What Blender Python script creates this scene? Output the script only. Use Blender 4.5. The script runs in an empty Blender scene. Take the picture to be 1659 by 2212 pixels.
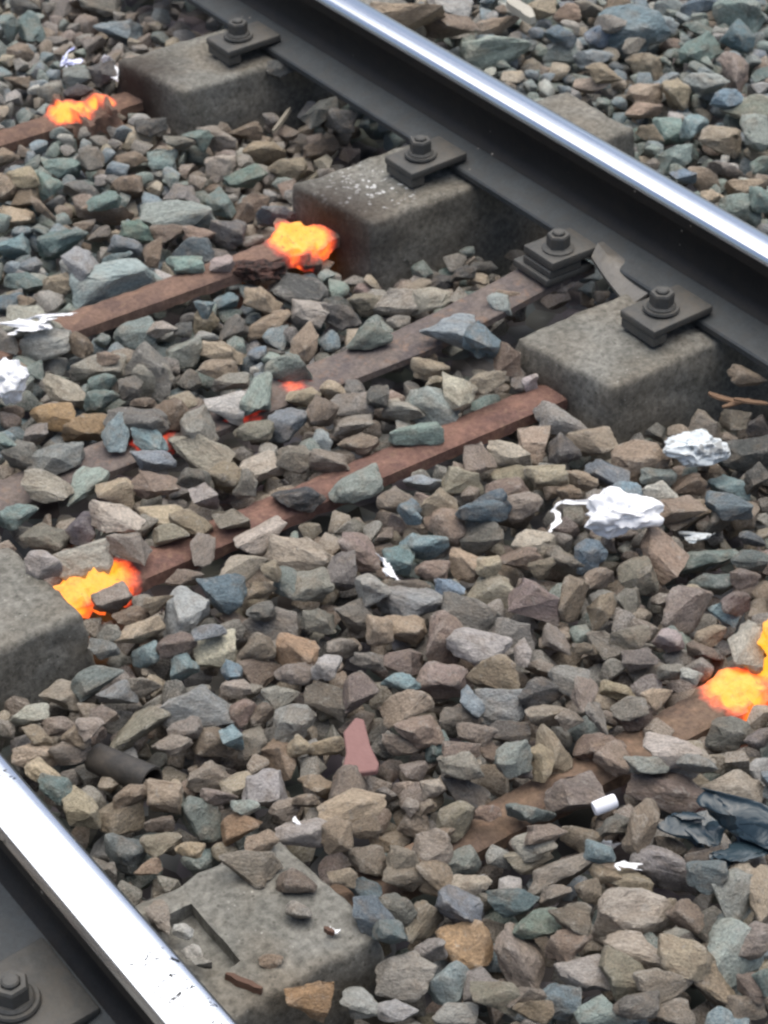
import bpy, bmesh, math, random
import numpy as np
from mathutils import Vector, Matrix, Euler, noise

S = bpy.context.scene
C = bpy.context.collection
random.seed(7)
rng = np.random.default_rng(11)

# ------------------------------------------------------------------ camera, sky, sun, exposure
CAM = np.array([-0.69176, -2.20367, 1.88146])
FW = np.array([0.4569, 0.655105, -0.601731])
RT = np.array([0.815604, -0.578514, -0.010532])
UP = np.array([0.355009, 0.485962, 0.79863])
FPX, PW, PH = 4608.715, 1659.0, 2212.0
cd = bpy.data.cameras.new('camera')
cam = bpy.data.objects.new('camera', cd)
C.objects.link(cam)
cam.matrix_world = Matrix(((RT[0], UP[0], -FW[0], CAM[0]), (RT[1], UP[1], -FW[1], CAM[1]),
                           (RT[2], UP[2], -FW[2], CAM[2]), (0, 0, 0, 1)))
cd.sensor_fit = 'VERTICAL'
cd.sensor_height = 24.0
cd.lens = 24.0 * FPX / PH
cd.clip_start, cd.clip_end = 0.05, 500
cd.dof.use_dof = True
cd.dof.focus_distance = 2.75
cd.dof.aperture_fstop = 8.0
S.camera = cam
S.render.resolution_x, S.render.resolution_y = 768, 1024

SUN_EL, SUN_AZ = math.radians(79), math.radians(40)      # azimuth measured from +X towards +Y
w = bpy.data.worlds.new('World')
S.world = w
w.use_nodes = True
wn = w.node_tree
sky = wn.nodes.new('ShaderNodeTexSky')
sky.sky_type = 'NISHITA'
sky.sun_disc = False
sky.sun_elevation = SUN_EL
sky.sun_rotation = math.pi / 2 - SUN_AZ
sky.dust_density = 4.0
sky.air_density = 1.0
bg = wn.nodes['Background']
bg.inputs['Strength'].default_value = 0.075
wn.links.new(sky.outputs[0], bg.inputs[0])
sd = bpy.data.lights.new('overcast_sun', 'SUN')
sd.energy = 1.5
sd.angle = math.radians(85)
sd.color = (1.0, 0.985, 0.92)
sun = bpy.data.objects.new('overcast_sun', sd)
C.objects.link(sun)
sdir = Vector((math.cos(SUN_EL) * math.cos(SUN_AZ), math.cos(SUN_EL) * math.sin(SUN_AZ), math.sin(SUN_EL)))
sun.rotation_euler = sdir.to_track_quat('Z', 'Y').to_euler()
sun.location = (0, 0, 6)
S.view_settings.view_transform = 'Standard'
S.view_settings.look = 'None'
S.view_settings.gamma = 1.0
S.view_settings.exposure = 1.05
S.render.engine = 'CYCLES'
S.cycles.filter_width = 2.4


def at(x, y, z):
    """world point where the photograph's pixel (1659 x 2212 grid) meets the level z"""
    d = FW * FPX + RT * (x - PW / 2) - UP * (y - PH / 2)
    t = (z - CAM[2]) / d[2]
    return CAM + d * t


def depth(p):
    return float((np.asarray(p) - CAM) @ FW)


# ------------------------------------------------------------------ helpers
def link(name, me, mat=None, parent=None, smooth=None):
    o = bpy.data.objects.new(name, me)
    C.objects.link(o)
    if mat is not None and not me.materials:
        me.materials.append(mat)
    if parent is not None:
        o.parent = parent
    if smooth is not None:
        me.shade_smooth()
        me.set_sharp_from_angle(angle=math.radians(smooth))
    return o


def from_bm(name, bm, mat=None, parent=None, smooth=None):
    me = bpy.data.meshes.new(name)
    bm.to_mesh(me)
    bm.free()
    return link(name, me, mat, parent, smooth)


def tag(o, label, cat, group=None, kind=None):
    o['label'] = label
    o['category'] = cat
    if group:
        o['group'] = group
    if kind:
        o['kind'] = kind
    return o


def empty(name, loc, rz=0.0):
    o = bpy.data.objects.new(name, None)
    C.objects.link(o)
    o.location = loc
    o.rotation_euler = (0, 0, rz)
    o.empty_display_size = 0.05
    return o


def rough(bm, amp, scale, seed=0.0):
    off = Vector((seed * 3.1, seed * 1.7, seed * 2.3))
    bm.normal_update()
    mv = []
    for v in bm.verts:
        p = v.co * scale + off
        n = noise.noise(p) + 0.5 * noise.noise(p * 2.3) + 0.25 * noise.noise(p * 5.1)
        mv.append(v.co + v.normal * amp * n)
    for v, c in zip(bm.verts, mv):
        v.co = c


def box_bm(x0, x1, y0, y1, z0, z1, bevel=0.0, seg=2):
    bm = bmesh.new()
    bmesh.ops.create_cube(bm, size=1.0)
    for v in bm.verts:
        v.co = Vector((x0 if v.co.x < 0 else x1, y0 if v.co.y < 0 else y1, z0 if v.co.z < 0 else z1))
    if bevel:
        bmesh.ops.bevel(bm, geom=bm.edges[:], offset=bevel, segments=seg, profile=0.5, affect='EDGES')
    return bm


def sweep_bm(prof, ys, close=True):
    """closed (x, z) profile swept along y, with capped ends"""
    bm = bmesh.new()
    rings = [[bm.verts.new((x, y, z)) for x, z in prof] for y in ys]
    n = len(prof)
    for a, b in zip(rings, rings[1:]):
        for i in range(n):
            bm.faces.new((a[i], a[(i + 1) % n], b[(i + 1) % n], b[i]))
    bm.faces.new(rings[0][::-1])
    bm.faces.new(rings[-1])
    bmesh.ops.recalc_face_normals(bm, faces=bm.faces[:])
    return bm


def lathe_bm(prof, n=24, hexa=False):
    """(r, z) profile turned about z"""
    bm = bmesh.new()
    rings = []
    for r, z in prof:
        rings.append([bm.verts.new((r * math.cos(2 * math.pi * i / n), r * math.sin(2 * math.pi * i / n), z)) for i in range(n)])
    for a, b in zip(rings, rings[1:]):
        for i in range(n):
            bm.faces.new((a[i], a[(i + 1) % n], b[(i + 1) % n], b[i]))
    bm.faces.new(rings[0][::-1])
    bm.faces.new(rings[-1])
    return bm


def tube_bm(pts, r, n=8):
    bm = bmesh.new()
    rings = []
    pts = [Vector(p) for p in pts]
    for i, p in enumerate(pts):
        d = (pts[min(i + 1, len(pts) - 1)] - pts[max(i - 1, 0)]).normalized()
        a = d.orthogonal().normalized()
        b = d.cross(a)
        rr = r[i] if isinstance(r, (list, tuple)) else r
        rings.append([bm.verts.new(p + a * rr * math.cos(2 * math.pi * k / n) + b * rr * math.sin(2 * math.pi * k / n)) for k in range(n)])
    for a, b in zip(rings, rings[1:]):
        for i in range(n):
            bm.faces.new((a[i], a[(i + 1) % n], b[(i + 1) % n], b[i]))
    bm.faces.new(rings[0][::-1])
    bm.faces.new(rings[-1])
    bmesh.ops.recalc_face_normals(bm, faces=bm.faces[:])
    return bm


# ------------------------------------------------------------------ materials
class NT:
    def __init__(self, name):
        self.m = bpy.data.materials.new(name)
        self.m.use_nodes = True
        self.t = self.m.node_tree
        self.b = self.t.nodes['Principled BSDF']
        self.out = self.t.nodes['Material Output']

    def n(self, typ, **kw):
        nd = self.t.nodes.new('ShaderNode' + typ)
        for k, v in kw.items():
            setattr(nd, k, v)
        return nd

    def l(self, a, b):
        self.t.links.new(a, b)

    def coord(self, kind='Object'):
        return self.n('TexCoord').outputs[kind]

    def noise(self, vec, scale, detail=4, roughness=0.6, dist=0.0):
        nd = self.n('TexNoise')
        nd.inputs['Scale'].default_value = scale
        nd.inputs['Detail'].default_value = detail
        nd.inputs['Roughness'].default_value = roughness
        nd.inputs['Distortion'].default_value = dist
        if vec is not None:
            self.l(vec, nd.inputs['Vector'])
        return nd.outputs['Fac']

    def voro(self, vec, scale, feature='F1'):
        nd = self.n('TexVoronoi', feature=feature)
        nd.inputs['Scale'].default_value = scale
        self.l(vec, nd.inputs['Vector'])
        return nd

    def ramp(self, fac, stops, interp='LINEAR'):
        nd = self.n('ValToRGB')
        cr = nd.color_ramp
        cr.interpolation = interp
        while len(cr.elements) < len(stops):
            cr.elements.new(0.5)
        for e, (p, c) in zip(cr.elements, stops):
            e.position = p
            e.color = (c, c, c, 1) if isinstance(c, (int, float)) else (*c, 1)
        self.l(fac, nd.inputs[0])
        return nd.outputs[0]

    def mix(self, fac, a, b, typ='MIX'):
        nd = self.n('Mix', data_type='RGBA', blend_type=typ)
        for s, v in ((nd.inputs[0], fac), (nd.inputs[6], a), (nd.inputs[7], b)):
            if isinstance(v, (int, float)):
                s.default_value = v
            elif isinstance(v, tuple):
                s.default_value = (*v, 1)
            else:
                self.l(v, s)
        return nd.outputs[2]

    def math(self, op, a, b=None, clamp=False):
        nd = self.n('Math', operation=op, use_clamp=clamp)
        for i, v in enumerate((a, b)):
            if v is None:
                continue
            if isinstance(v, (int, float)):
                nd.inputs[i].default_value = v
            else:
                self.l(v, nd.inputs[i])
        return nd.outputs[0]

    def sphere_mask(self, vec, centre, r0, r1):
        """1 within r0 of a point, 0 beyond r1"""
        d = self.n('VectorMath', operation='DISTANCE')
        self.l(vec, d.inputs[0])
        d.inputs[1].default_value = centre
        mr = self.n('MapRange')
        mr.inputs[1].default_value = r0
        mr.inputs[2].default_value = r1
        mr.inputs[3].default_value = 1.0
        mr.inputs[4].default_value = 0.0
        self.l(d.outputs['Value'], mr.inputs[0])
        return mr.outputs[0]

    def bump(self, h, strength, dist):
        nd = self.n('Bump')
        nd.inputs['Strength'].default_value = strength
        nd.inputs['Distance'].default_value = dist
        self.l(h, nd.inputs['Height'])
        self.l(nd.outputs[0], self.b.inputs['Normal'])

    def set(self, col=None, rgh=None, met=None, spec=None):
        for key, v in (('Base Color', col), ('Roughness', rgh), ('Metallic', met), ('Specular IOR Level', spec)):
            if v is None:
                continue
            if isinstance(v, (int, float)):
                self.b.inputs[key].default_value = v
            elif isinstance(v, tuple):
                self.b.inputs[key].default_value = (*v, 1)
            else:
                self.l(v, self.b.inputs[key])
        return self.m


def stone_material(name, per_object):
    k = NT(name)
    if per_object:
        col = k.n('ObjectInfo').outputs['Color']
        rnd = k.n('ObjectInfo').outputs['Random']
        tc = k.coord('Object')
        sc = k.n('VectorMath', operation='ADD')
        k.l(tc, sc.inputs[0])
        cmb = k.n('CombineXYZ')
        k.l(k.math('MULTIPLY', rnd, 37.0), cmb.inputs[0])
        k.l(k.math('MULTIPLY', rnd, 91.0), cmb.inputs[1])
        k.l(cmb.outputs[0], sc.inputs[1])
        v = sc.outputs[0]
        f = 1.0
    else:
        a = k.n('Attribute', attribute_name='tint')
        col = a.outputs['Color']
        v = k.coord('Object')
        f = 36.0
    big = k.noise(v, 1.1 * f, 3, 0.55, 0.4)
    fine = k.noise(v, 9 * f, 5, 0.7)
    grain = k.noise(v, 30 * f, 2, 0.6)
    c1 = k.mix(k.ramp(big, [(0.46, 0.0), (0.74, 0.5)]), col, (0.29, 0.22, 0.155))        # rusty brown brake dust
    c2 = k.mix(0.75, c1, k.ramp(fine, [(0.25, 0.32), (0.5, 0.95), (0.75, 1.5)]), 'MULTIPLY')
    vein = k.noise(v, 2.6 * f, 3, 0.5, 1.6)
    c3 = k.mix(k.ramp(vein, [(0.60, 0.0), (0.72, 0.42)]), c2, (0.42, 0.40, 0.36))
    c4 = k.mix(k.ramp(grain, [(0.66, 0.0), (0.76, 0.35)]), c3, (0.5, 0.48, 0.44))
    mp = k.n('Mapping')                                                     # bedding lines in the rock
    mp.inputs['Scale'].default_value = (1.4 * f, 2.0 * f, 9.0 * f)
    mp.inputs['Rotation'].default_value = (0.5, 0.4, 0.3)
    k.l(v, mp.inputs[0])
    bed = k.noise(mp.outputs[0], 1.0, 4, 0.65, 0.4)
    c4 = k.mix(0.55, c4, k.ramp(bed, [(0.3, 0.62), (0.5, 1.0), (0.7, 1.28)]), 'MULTIPLY')
    pt = k.n('NewGeometry').outputs['Pointiness']                           # pale chipped edges
    c4 = k.mix(k.math('MULTIPLY', k.ramp(pt, [(0.52, 0.0), (0.60, 1.0)]), k.ramp(fine, [(0.4, 0.1), (0.6, 0.55)])), c4, (0.52, 0.49, 0.44))
    h = k.math('ADD', k.math('MULTIPLY', fine, 0.8), k.math('MULTIPLY', grain, 0.3))
    h = k.math('ADD', h, k.math('MULTIPLY', bed, 0.5))
    h = k.math('ADD', h, k.noise(v, 3.0 * f, 3, 0.6))
    k.bump(h, 0.9, 0.007)
    return k.set(c4, 0.82, 0.0, 0.35)


def concrete_material(name, spatter=None, scorch=(), brown=0.35):
    k = NT(name)
    v = k.coord('Object')
    big = k.noise(v, 9, 4, 0.6)
    fine = k.noise(v, 90, 6, 0.72)
    base = k.mix(k.ramp(big, [(0.35, 0.0), (0.7, 1.0)]), (0.165, 0.16, 0.139), (0.245, 0.237, 0.21))
    base = k.mix(k.math('MULTIPLY', k.ramp(k.noise(v, 5, 3, 0.6, 0.5), [(0.42, 0.0), (0.62, 1.0)]), brown), base, (0.18, 0.14, 0.095))
    base = k.mix(0.9, base, k.ramp(fine, [(0.28, 0.35), (0.5, 0.9), (0.72, 1.5)]), 'MULTIPLY')
    vo = k.voro(v, 115)
    fleck = k.math('MULTIPLY', k.ramp(vo.outputs['Distance'], [(0.10, 1.0), (0.22, 0.0)]),
                   k.ramp(k.noise(v, 28, 2), [(0.56, 0.0), (0.64, 0.6)]))
    base = k.mix(fleck, base, (0.50, 0.48, 0.43))
    pit = k.math('MULTIPLY', k.ramp(k.voro(v, 70).outputs['Distance'], [(0.08, 1.0), (0.2, 0.0)]), 0.6)
    base = k.mix(pit, base, (0.06, 0.055, 0.045))
    if spatter:
        m = k.sphere_mask(v, spatter, 0.05, 0.11)
        s = k.math('MULTIPLY', m, k.ramp(k.voro(v, 95).outputs['Distance'], [(0.22, 1.0), (0.42, 0.0)]))
        s = k.math('MULTIPLY', s, k.ramp(k.noise(v, 60, 3, 0.6), [(0.47, 0.0), (0.56, 1.0)]))
        base = k.mix(s, base, (0.78, 0.78, 0.76))
    for c, r in scorch:
        base = k.mix(k.math('MULTIPLY', k.sphere_mask(v, c, r * 0.25, r), 0.9), base, (0.028, 0.016, 0.012))
    k.bump(k.math('ADD', fine, k.math('MULTIPLY', k.noise(v, 260, 3, 0.6), 0.5)), 0.55, 0.004)
    return k.set(base, 0.9, 0.0, 0.25)


def rust_material(name, glows=(), tint=(0.22, 0.135, 0.095)):
    """rusted bar; glows: (centre, r_core, r_edge, strength) red-hot stretches in world space"""
    k = NT(name)
    v = k.coord('Object')
    a = k.noise(v, 22, 5, 0.65)
    b = k.noise(v, 130, 5, 0.7)
    base = k.mix(k.ramp(a, [(0.35, 0.0), (0.65, 1.0)]), (tint[0] * 0.6, tint[1] * 0.62, tint[2] * 0.7), tint)
    base = k.mix(k.ramp(k.noise(v, 45, 4, 0.6, 1.0), [(0.55, 0.0), (0.72, 0.7)]), base, (0.30, 0.19, 0.13))
    base = k.mix(0.7, base, k.ramp(b, [(0.3, 0.5), (0.7, 1.3)]), 'MULTIPLY')
    k.bump(b, 0.6, 0.004)
    if glows:
        heat = None
        for c, r0, r1, s in glows:
            m = k.math('MULTIPLY', k.sphere_mask(v, c, r0, r1), s)
            heat = m if heat is None else k.math('MAXIMUM', heat, m)
        crust = k.ramp(k.noise(v, 75, 4, 0.6, 0.6), [(0.26, 0.45), (0.38, 1.0)])
        heat = k.math('MULTIPLY', heat, crust)
        heat = k.math('ADD', heat, k.math('MULTIPLY', k.math('SUBTRACT', k.noise(v, 60, 4, .65), 0.5), 0.7))
        heat = k.math('MAXIMUM', heat, 0.0, True)
        colr = k.ramp(heat, [(0.0, (0, 0, 0)), (0.25, (0.0, 0.0, 0.0)), (0.42, (0.22, 0.012, 0.004)), (0.62, (0.85, 0.10, 0.02)), (0.78, (1.0, 0.19, 0.015)), (1.0, (1.0, 0.40, 0.02))])
        k.l(colr, k.b.inputs['Emission Color'])
        k.b.inputs['Emission Strength'].default_value = 0.72
    return k.set(base, 0.85, 0.1, 0.3)


def steel_material(name, col, rgh, met, dust=None, speck=0.0, streak=False, pits=False):
    k = NT(name)
    v = k.coord('Object')
    a = k.noise(v, 14, 5, 0.65)
    b = k.noise(v, 160, 4, 0.7)
    base = k.mix(k.ramp(a, [(0.35, 0.0), (0.7, 1.0)]), tuple(c * (0.95 if streak else 0.75) for c in col), col)
    base = k.mix(0.12 if streak else 0.5, base, k.ramp(b, [(0.3, 0.6), (0.7, 1.25)]), 'MULTIPLY')
    if dust:
        base = k.mix(k.ramp(k.noise(v, 30, 5, 0.7, 0.5), [(0.45, 0.0), (0.7, 0.8)]), base, dust)
    if speck:
        sp = k.math('MULTIPLY', k.ramp(k.voro(v, 42).outputs['Distance'], [(0.05, 1.0), (0.12, 0.0)]),
                    k.ramp(k.noise(v, 16, 2), [(0.58, 0.0), (0.62, speck)]))
        base = k.mix(sp, base, (0.45, 0.40, 0.34))
    rr = rgh
    if streak:
        mp = k.n('Mapping')
        mp.inputs['Scale'].default_value = (260, 1.2, 260)
        k.l(v, mp.inputs[0])
        st = k.noise(mp.outputs[0], 1.0, 4, 0.6)
        rr = k.ramp(st, [(0.3, rgh * 0.8), (0.7, rgh * 1.25)])
        base = k.mix(0.35, base, k.ramp(st, [(0.3, 0.72), (0.7, 1.1)]), 'MULTIPLY')
    if pits:
        fl = k.math('MULTIPLY', k.ramp(k.noise(v, 95, 3, 0.6, 0.8), [(0.59, 0.0), (0.62, 1.0)]), k.ramp(k.noise(v, 11, 2), [(0.54, 0.0), (0.60, 1.0)]))
        base = k.mix(fl, base, (0.03, 0.03, 0.03))
    if met < 0.6:
        k.bump(b, 0.45, 0.0015)
    return k.set(base, rr, met, 0.4)


M_STONE = stone_material('ballast_stone', True)
M_STONE2 = stone_material('ballast_fill', False)
M_HEAD = steel_material('polished_rail_head', (0.74, 0.76, 0.80), 0.22, 1.0, streak=True)
M_HEADPIT = steel_material('pitted_rail_head', (0.74, 0.76, 0.80), 0.22, 1.0, streak=True, pits=True)
M_HEADSIDE = steel_material('dark_rail_side', (0.020, 0.018, 0.017), 0.6, 0.3, dust=(0.026, 0.021, 0.017), speck=0.9)
M_FOOT = steel_material('dusty_rail_foot', (0.078, 0.086, 0.09), 0.55, 0.35, dust=(0.068, 0.066, 0.062), speck=0.9)
M_CLIP = steel_material('grey_clip_steel', (0.105, 0.103, 0.096), 0.6, 0.25, dust=(0.115, 0.102, 0.085))
M_TONGUE = steel_material('worn_strap_steel', (0.20, 0.19, 0.175), 0.55, 0.3, dust=(0.16, 0.14, 0.11))
M_GAP = steel_material('rubber_pad', (0.03, 0.03, 0.03), 0.8, 0.0)

# ------------------------------------------------------------------ levels of the ballast
HPTS = np.array([(1.1, -.12, -.088), (.8, 0, -.078), (1.1, .5, -.105), (1.12, .85, -.10), (1.1, 1.1, -.08), (1.1, 1.5, -.07), (.4, .6, -.075), (.5, 1.4, -.07),
                 (.36, -.18, -.075), (.30, .1, -.07), (.36, -.72, -.075), (.3, -.55, -.06), (.2, -.86, -.075), (.6, -1.1, -.045), (.9, -.76, -.066), (.9, -.6, -.068), (1.8, .66, -.115), (1.7, .64, -.115), (1.85, .8, -.10), (1.78, .58, -.10), (1.2, -.5, -.10),
                 (1.40, .33, -.125), (1.40, 1.0, -.12), (1.44, -.33, -.115), (1.42, 1.7, -.10), (1.54, .33, -.12), (1.54, 1.0, -.11), (1.54, -.33, -.11),
                 (1.75, .2, -.05), (2.3, .6, -.03), (1.8, 1.2, -.05), (1.75, .9, -.05), (2.2, 1.4, -.03), (-.15, -.4, -.06), (.1, -.4, -.06), (-.2, -.9, -.05), (.1, .4, -.07), (-.5, 0, -.05)])


LIFT = 0.024


def hs(x, y):
    x = np.asarray(x, float)[..., None]
    y = np.asarray(y, float)[..., None]
    d = ((x - HPTS[:, 0]) ** 2 + (y - HPTS[:, 1]) ** 2 + 0.009) ** -1.7
    return (d * HPTS[:, 2]).sum(-1) / d.sum(-1) + LIFT


# ------------------------------------------------------------------ ground
X0, X1, Y0, Y1, RES = -0.75, 3.0, -1.75, 2.75, 0.005
GNX, GNY = int((X1 - X0) / RES), int((Y1 - Y0) / RES)
k = NT('gravel_bed')
v = k.coord('Object')
vo = k.voro(v, 22)
cc = k.mix(0.55, (0.12, 0.095, 0.075), vo.outputs['Color'])
hsv = k.n('HueSaturation')
hsv.inputs['Saturation'].default_value = 0.15
hsv.inputs['Value'].default_value = 0.4
k.l(cc, hsv.inputs['Color'])
k.bump(k.math('SUBTRACT', 1.0, vo.outputs['Distance']), 1.0, 0.03)
M_GROUND = k.set(hsv.outputs[0], 0.95, 0.0, 0.2)
bm = bmesh.new()
gx = [-60, -20, -6, -2] + list(np.linspace(X0, X1, 40)) + [4.5, 8, 20, 60]
gy = [-60, -20, -6, -3] + list(np.linspace(Y0, Y1, 48)) + [4.5, 8, 20, 60]
vs = []
for yy in gy:
    row = []
    for xx in gx:
        inside = X0 <= xx <= X1 and Y0 <= yy <= Y1
        z = float(hs(xx, yy)) - 0.125 if inside else -0.10
        row.append(bm.verts.new((xx, yy, z)))
    vs.append(row)
for j in range(len(gy) - 1):
    for i in range(len(gx) - 1):
        bm.faces.new((vs[j][i], vs[j][i + 1], vs[j + 1][i + 1], vs[j + 1][i]))
g = from_bm('ground', bm, M_GROUND, None, 60)
g['kind'] = 'structure'
g['label'] = 'dark gritty bed under the ballast stones'

# ------------------------------------------------------------------ rails
YS = [-3.5, -1.6] + list(np.linspace(-1.2, 2.2, 18)) + [3.5, 7.0]


def make_rail(name, cx, cy, rz, label, hw=0.031, H=0.151, foot=0.088, crown=1.0):
    r = empty(name, (cx, cy, 0), rz)
    tag(r, label, 'rail', 'running rails of the track')
    top = [(-hw, H - .036), (-hw, H - .016), (-hw + .0015, H - .0095), (-hw + .0045, H - .0056), (-hw + .009, H - .0032), (-hw + .014, H - .0017), (-hw + .021, H - .0006), (-.003, H - .00005), (0, H)]
    top = [(x, z if z < H - .0058 else H - (H - z) * crown) for x, z in top]
    cap = top + [(-x, z) for x, z in top[-2::-1]]
    run = cap[1:-1]
    run_prof = run + [(hw - .002, H - .020), (-hw + .002, H - .020)]
    side_prof = [(-hw + .001, H - .0165), (-hw + .001, H - .036), (-.010, H - .047), (.010, H - .047), (hw - .001, H - .036), (hw - .001, H - .0165)]
    web = [(-.0085, H - .045), (-.0075, .075), (-.0095, .045), (-.016, .034), (-.026, .0275), (.026, .0275), (.016, .034), (.0095, .045), (.0075, .075), (.0085, H - .045)]
    ft = [(-foot, .0), (-foot, .0095), (-foot + .003, .0125), (-.05, .0185), (-.025, .0268), (0, .0295), (.025, .0268), (.05, .0185), (foot - .003, .0125), (foot, .0095), (foot, .0)]
    from_bm('rail_head', sweep_bm(run_prof, YS), M_HEAD if crown == 1.0 else M_HEADPIT, r, 35)
    from_bm('rail_head_side', sweep_bm(side_prof, YS), M_HEADSIDE, r, 35)
    from_bm('rail_web', sweep_bm(web, YS), M_HEADSIDE, r, 35)
    from_bm('rail_foot', sweep_bm(ft, YS), M_FOOT, r, 30)
    return r


make_rail('rail', 1.5385, 0, 0, 'steel rail with blue-grey polished head, dark web and a row of bolted clips')
make_rail('rail', -0.0375, -0.69, math.radians(1.35), 'steel rail with white gleaming worn head beside the block with the empty pocket', hw=0.0325, crown=0.55)

# ------------------------------------------------------------------ sleepers
S_ = 0.6595


def block_bm(x0a, x0b, x1, y0, y1, ztop, zbot, seed, pocket=None):
    """concrete block: inner end runs from (x0a, y0) to (x0b, y1); sides batter outwards"""
    bm = bmesh.new()
    t = [(x0a, y0), (x1, y0), (x1, y1), (x0b, y1)]
    sg = 1 if x1 > x0a else -1
    e = 0.022
    lo = [(x0a - sg * e, y0 - e), (x1 + sg * e, y0 - e), (x1 + sg * e, y1 + e), (x0b - sg * e, y1 + e)]
    a = [bm.verts.new((x, y, ztop)) for x, y in t]
    b = [bm.verts.new((x, y, zbot)) for x, y in lo]
    bm.faces.new(a)
    bm.faces.new(b[::-1])
    for i in range(4):
        j = (i + 1) % 4
        bm.faces.new((a[i], b[i], b[j], a[j]))
    bmesh.ops.recalc_face_normals(bm, faces=bm.faces[:])
    bmesh.ops.bevel(bm, geom=[ed for ed in bm.edges if not all(v.co.z < zbot + .001 for v in ed.verts)], offset=0.011, segments=3, profile=0.55, affect='EDGES')
    if pocket:
        px0, px1, py0, py1, dz = pocket
        pk = []
        top = max((f for f in bm.faces), key=lambda f: f.calc_center_median().z * 10 + f.normal.z + f.calc_area() * 100)
        # cut the pocket with four bisecting planes across the top face, then sink the piece inside
        for co, no in (((px0, 0, 0), (1, 0, 0)), ((px1, 0, 0), (1, 0, 0)), ((0, py0, 0), (0, 1, 0)), ((0, py1, 0), (0, 1, 0))):
            bmesh.ops.bisect_plane(bm, geom=bm.verts[:] + bm.edges[:] + bm.faces[:], plane_co=co, plane_no=no, dist=1e-5)
        inn = [f for f in bm.faces if f.normal.z > .9 and px0 < f.calc_center_median().x < px1 and py0 < f.calc_center_median().y < py1]
        ex = bmesh.ops.extrude_face_region(bm, geom=inn)
        for v in [q for q in ex['geom'] if isinstance(q, bmesh.types.BMVert)]:
            v.co.z -= dz
        bmesh.ops.delete(bm, geom=inn, context='FACES')
    for _ in range(5):
        le = [ed for ed in bm.edges if ed.calc_length() > 0.017]
        if not le:
            break
        bmesh.ops.subdivide_edges(bm, edges=le, cuts=1, use_grid_fill=True)
    bmesh.ops.triangulate(bm, faces=[f for f in bm.faces if len(f.verts) > 4])
    rough(bm, 0.0045, 22, seed)
    rough(bm, 0.0022, 75, seed + 3)
    return bm


def bar_bm(xa, xb, yc, ztop, wid=0.064, hgt=0.026, seed=0.0, blow=()):
    """roof-shaped tie bar lying along x; blow: (x, reach, swell) lumps where the steel has swollen in the heat"""
    prof = [(-wid / 2, -hgt), (-wid / 2 + .001, -.007), (-.022, -.0025), (0, 0), (.022, -.0025), (wid / 2 - .001, -.007), (wid / 2, -hgt)]
    bm = bmesh.new()
    n = int(abs(xb - xa) / 0.008)
    rings = []
    for i in range(n + 1):
        x = xa + (xb - xa) * i / n
        s = 1.0
        for bx, br, bs in blow:
            s += bs * math.exp(-((x - bx) / br) ** 2)
        rings.append([bm.verts.new((x, yc + p * s, ztop + .012 * (s - 1) + q * s)) for p, q in prof])
    m = len(prof)
    for a, b in zip(rings, rings[1:]):
        for i in range(m):
            bm.faces.new((a[i], a[(i + 1) % m], b[(i + 1) % m], b[i]))
    bm.faces.new(rings[0])
    bm.faces.new(rings[-1][::-1])
    bmesh.ops.recalc_face_normals(bm, faces=bm.faces[:])
    bmesh.ops.subdivide_edges(bm, edges=[e for e in bm.edges if e.calc_length() > 0.012], cuts=1, use_grid_fill=True)
    rough(bm, 0.0025, 45, seed)
    if blow:
        bm.normal_update()
        mv = []
        for v in bm.verts:
            f = max(math.exp(-((v.co.x - bx) / (br * 1.2)) ** 2) for bx, br, bs in blow)
            p = v.co * 55 + Vector((seed, seed, 0))
            mv.append(v.co + v.normal * f * 0.022 * (noise.noise(p) + .5 * noise.noise(p * 2.2)))
        for v, c in zip(bm.verts, mv):
            v.co = c
    return bm


BAR = dict(A=(1.385, -.066), B=(.682, -.062), C=(.024, -.062), D=(-.692, -.068))
gA1, gA2 = at(172, 262, -.07), at(264, 262, -.07)
gB = at(672, 550, -.065)
gC, gC2 = at(215, 1262, -.068), at(160, 1292, -.068)
gD, gD2 = at(1612, 1500, -.065), at(1662, 1420, -.065)


def gl(p, r0, r1, s=1.0, y=None, z=None):
    return ((float(p[0]), float(p[1] if y is None else y), float(p[2] if z is None else z)), r0, r1, s)


def sleeper(key, yc, ztop, label, cmat, rmat, dz_bar=0.0, near=True, pocket=None, blow=(), seed=0.0, xin=0.0, far=True):
    s = empty('twin_block_sleeper', (0, 0, 0))
    tag(s, label, 'sleeper', 'twin block sleepers of the track')
    y0, y1 = yc - .105, yc + .104
    zb = -0.26
    if far:
        from_bm('concrete_block', block_bm(1.2269 + xin, 1.1928 + xin, 1.845, y0, y1, ztop, zb, seed), cmat, s, 50)
    if near:
        from_bm('concrete_block', block_bm(.272, .262, -.36, y0, y1, ztop, zb, seed + 5, pocket), cmat, s, 50)
    by, bz = BAR[key]
    from_bm('tie_bar', bar_bm(.17, 1.30, by, bz, seed=seed, blow=blow), rmat, s, 40)
    return s


matA = concrete_material('concrete_scorched_a', scorch=[((1.19, 1.37, -.07), .15)])
matB = concrete_material('concrete_spattered', spatter=(1.295, .685, -.008), scorch=[((1.185, .66, -.06), .17)])
matC = concrete_material('concrete_plain', scorch=[((1.20, .02, -.09), .07)])
matD = concrete_material('concrete_flush', brown=0.45)
def on(kx, px, py, r0, r1, st=1.0):
    by, bz = BAR[kx]
    return ((float(at(px, py, bz)[0]), by, bz - .008), r0, r1, st)


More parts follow.
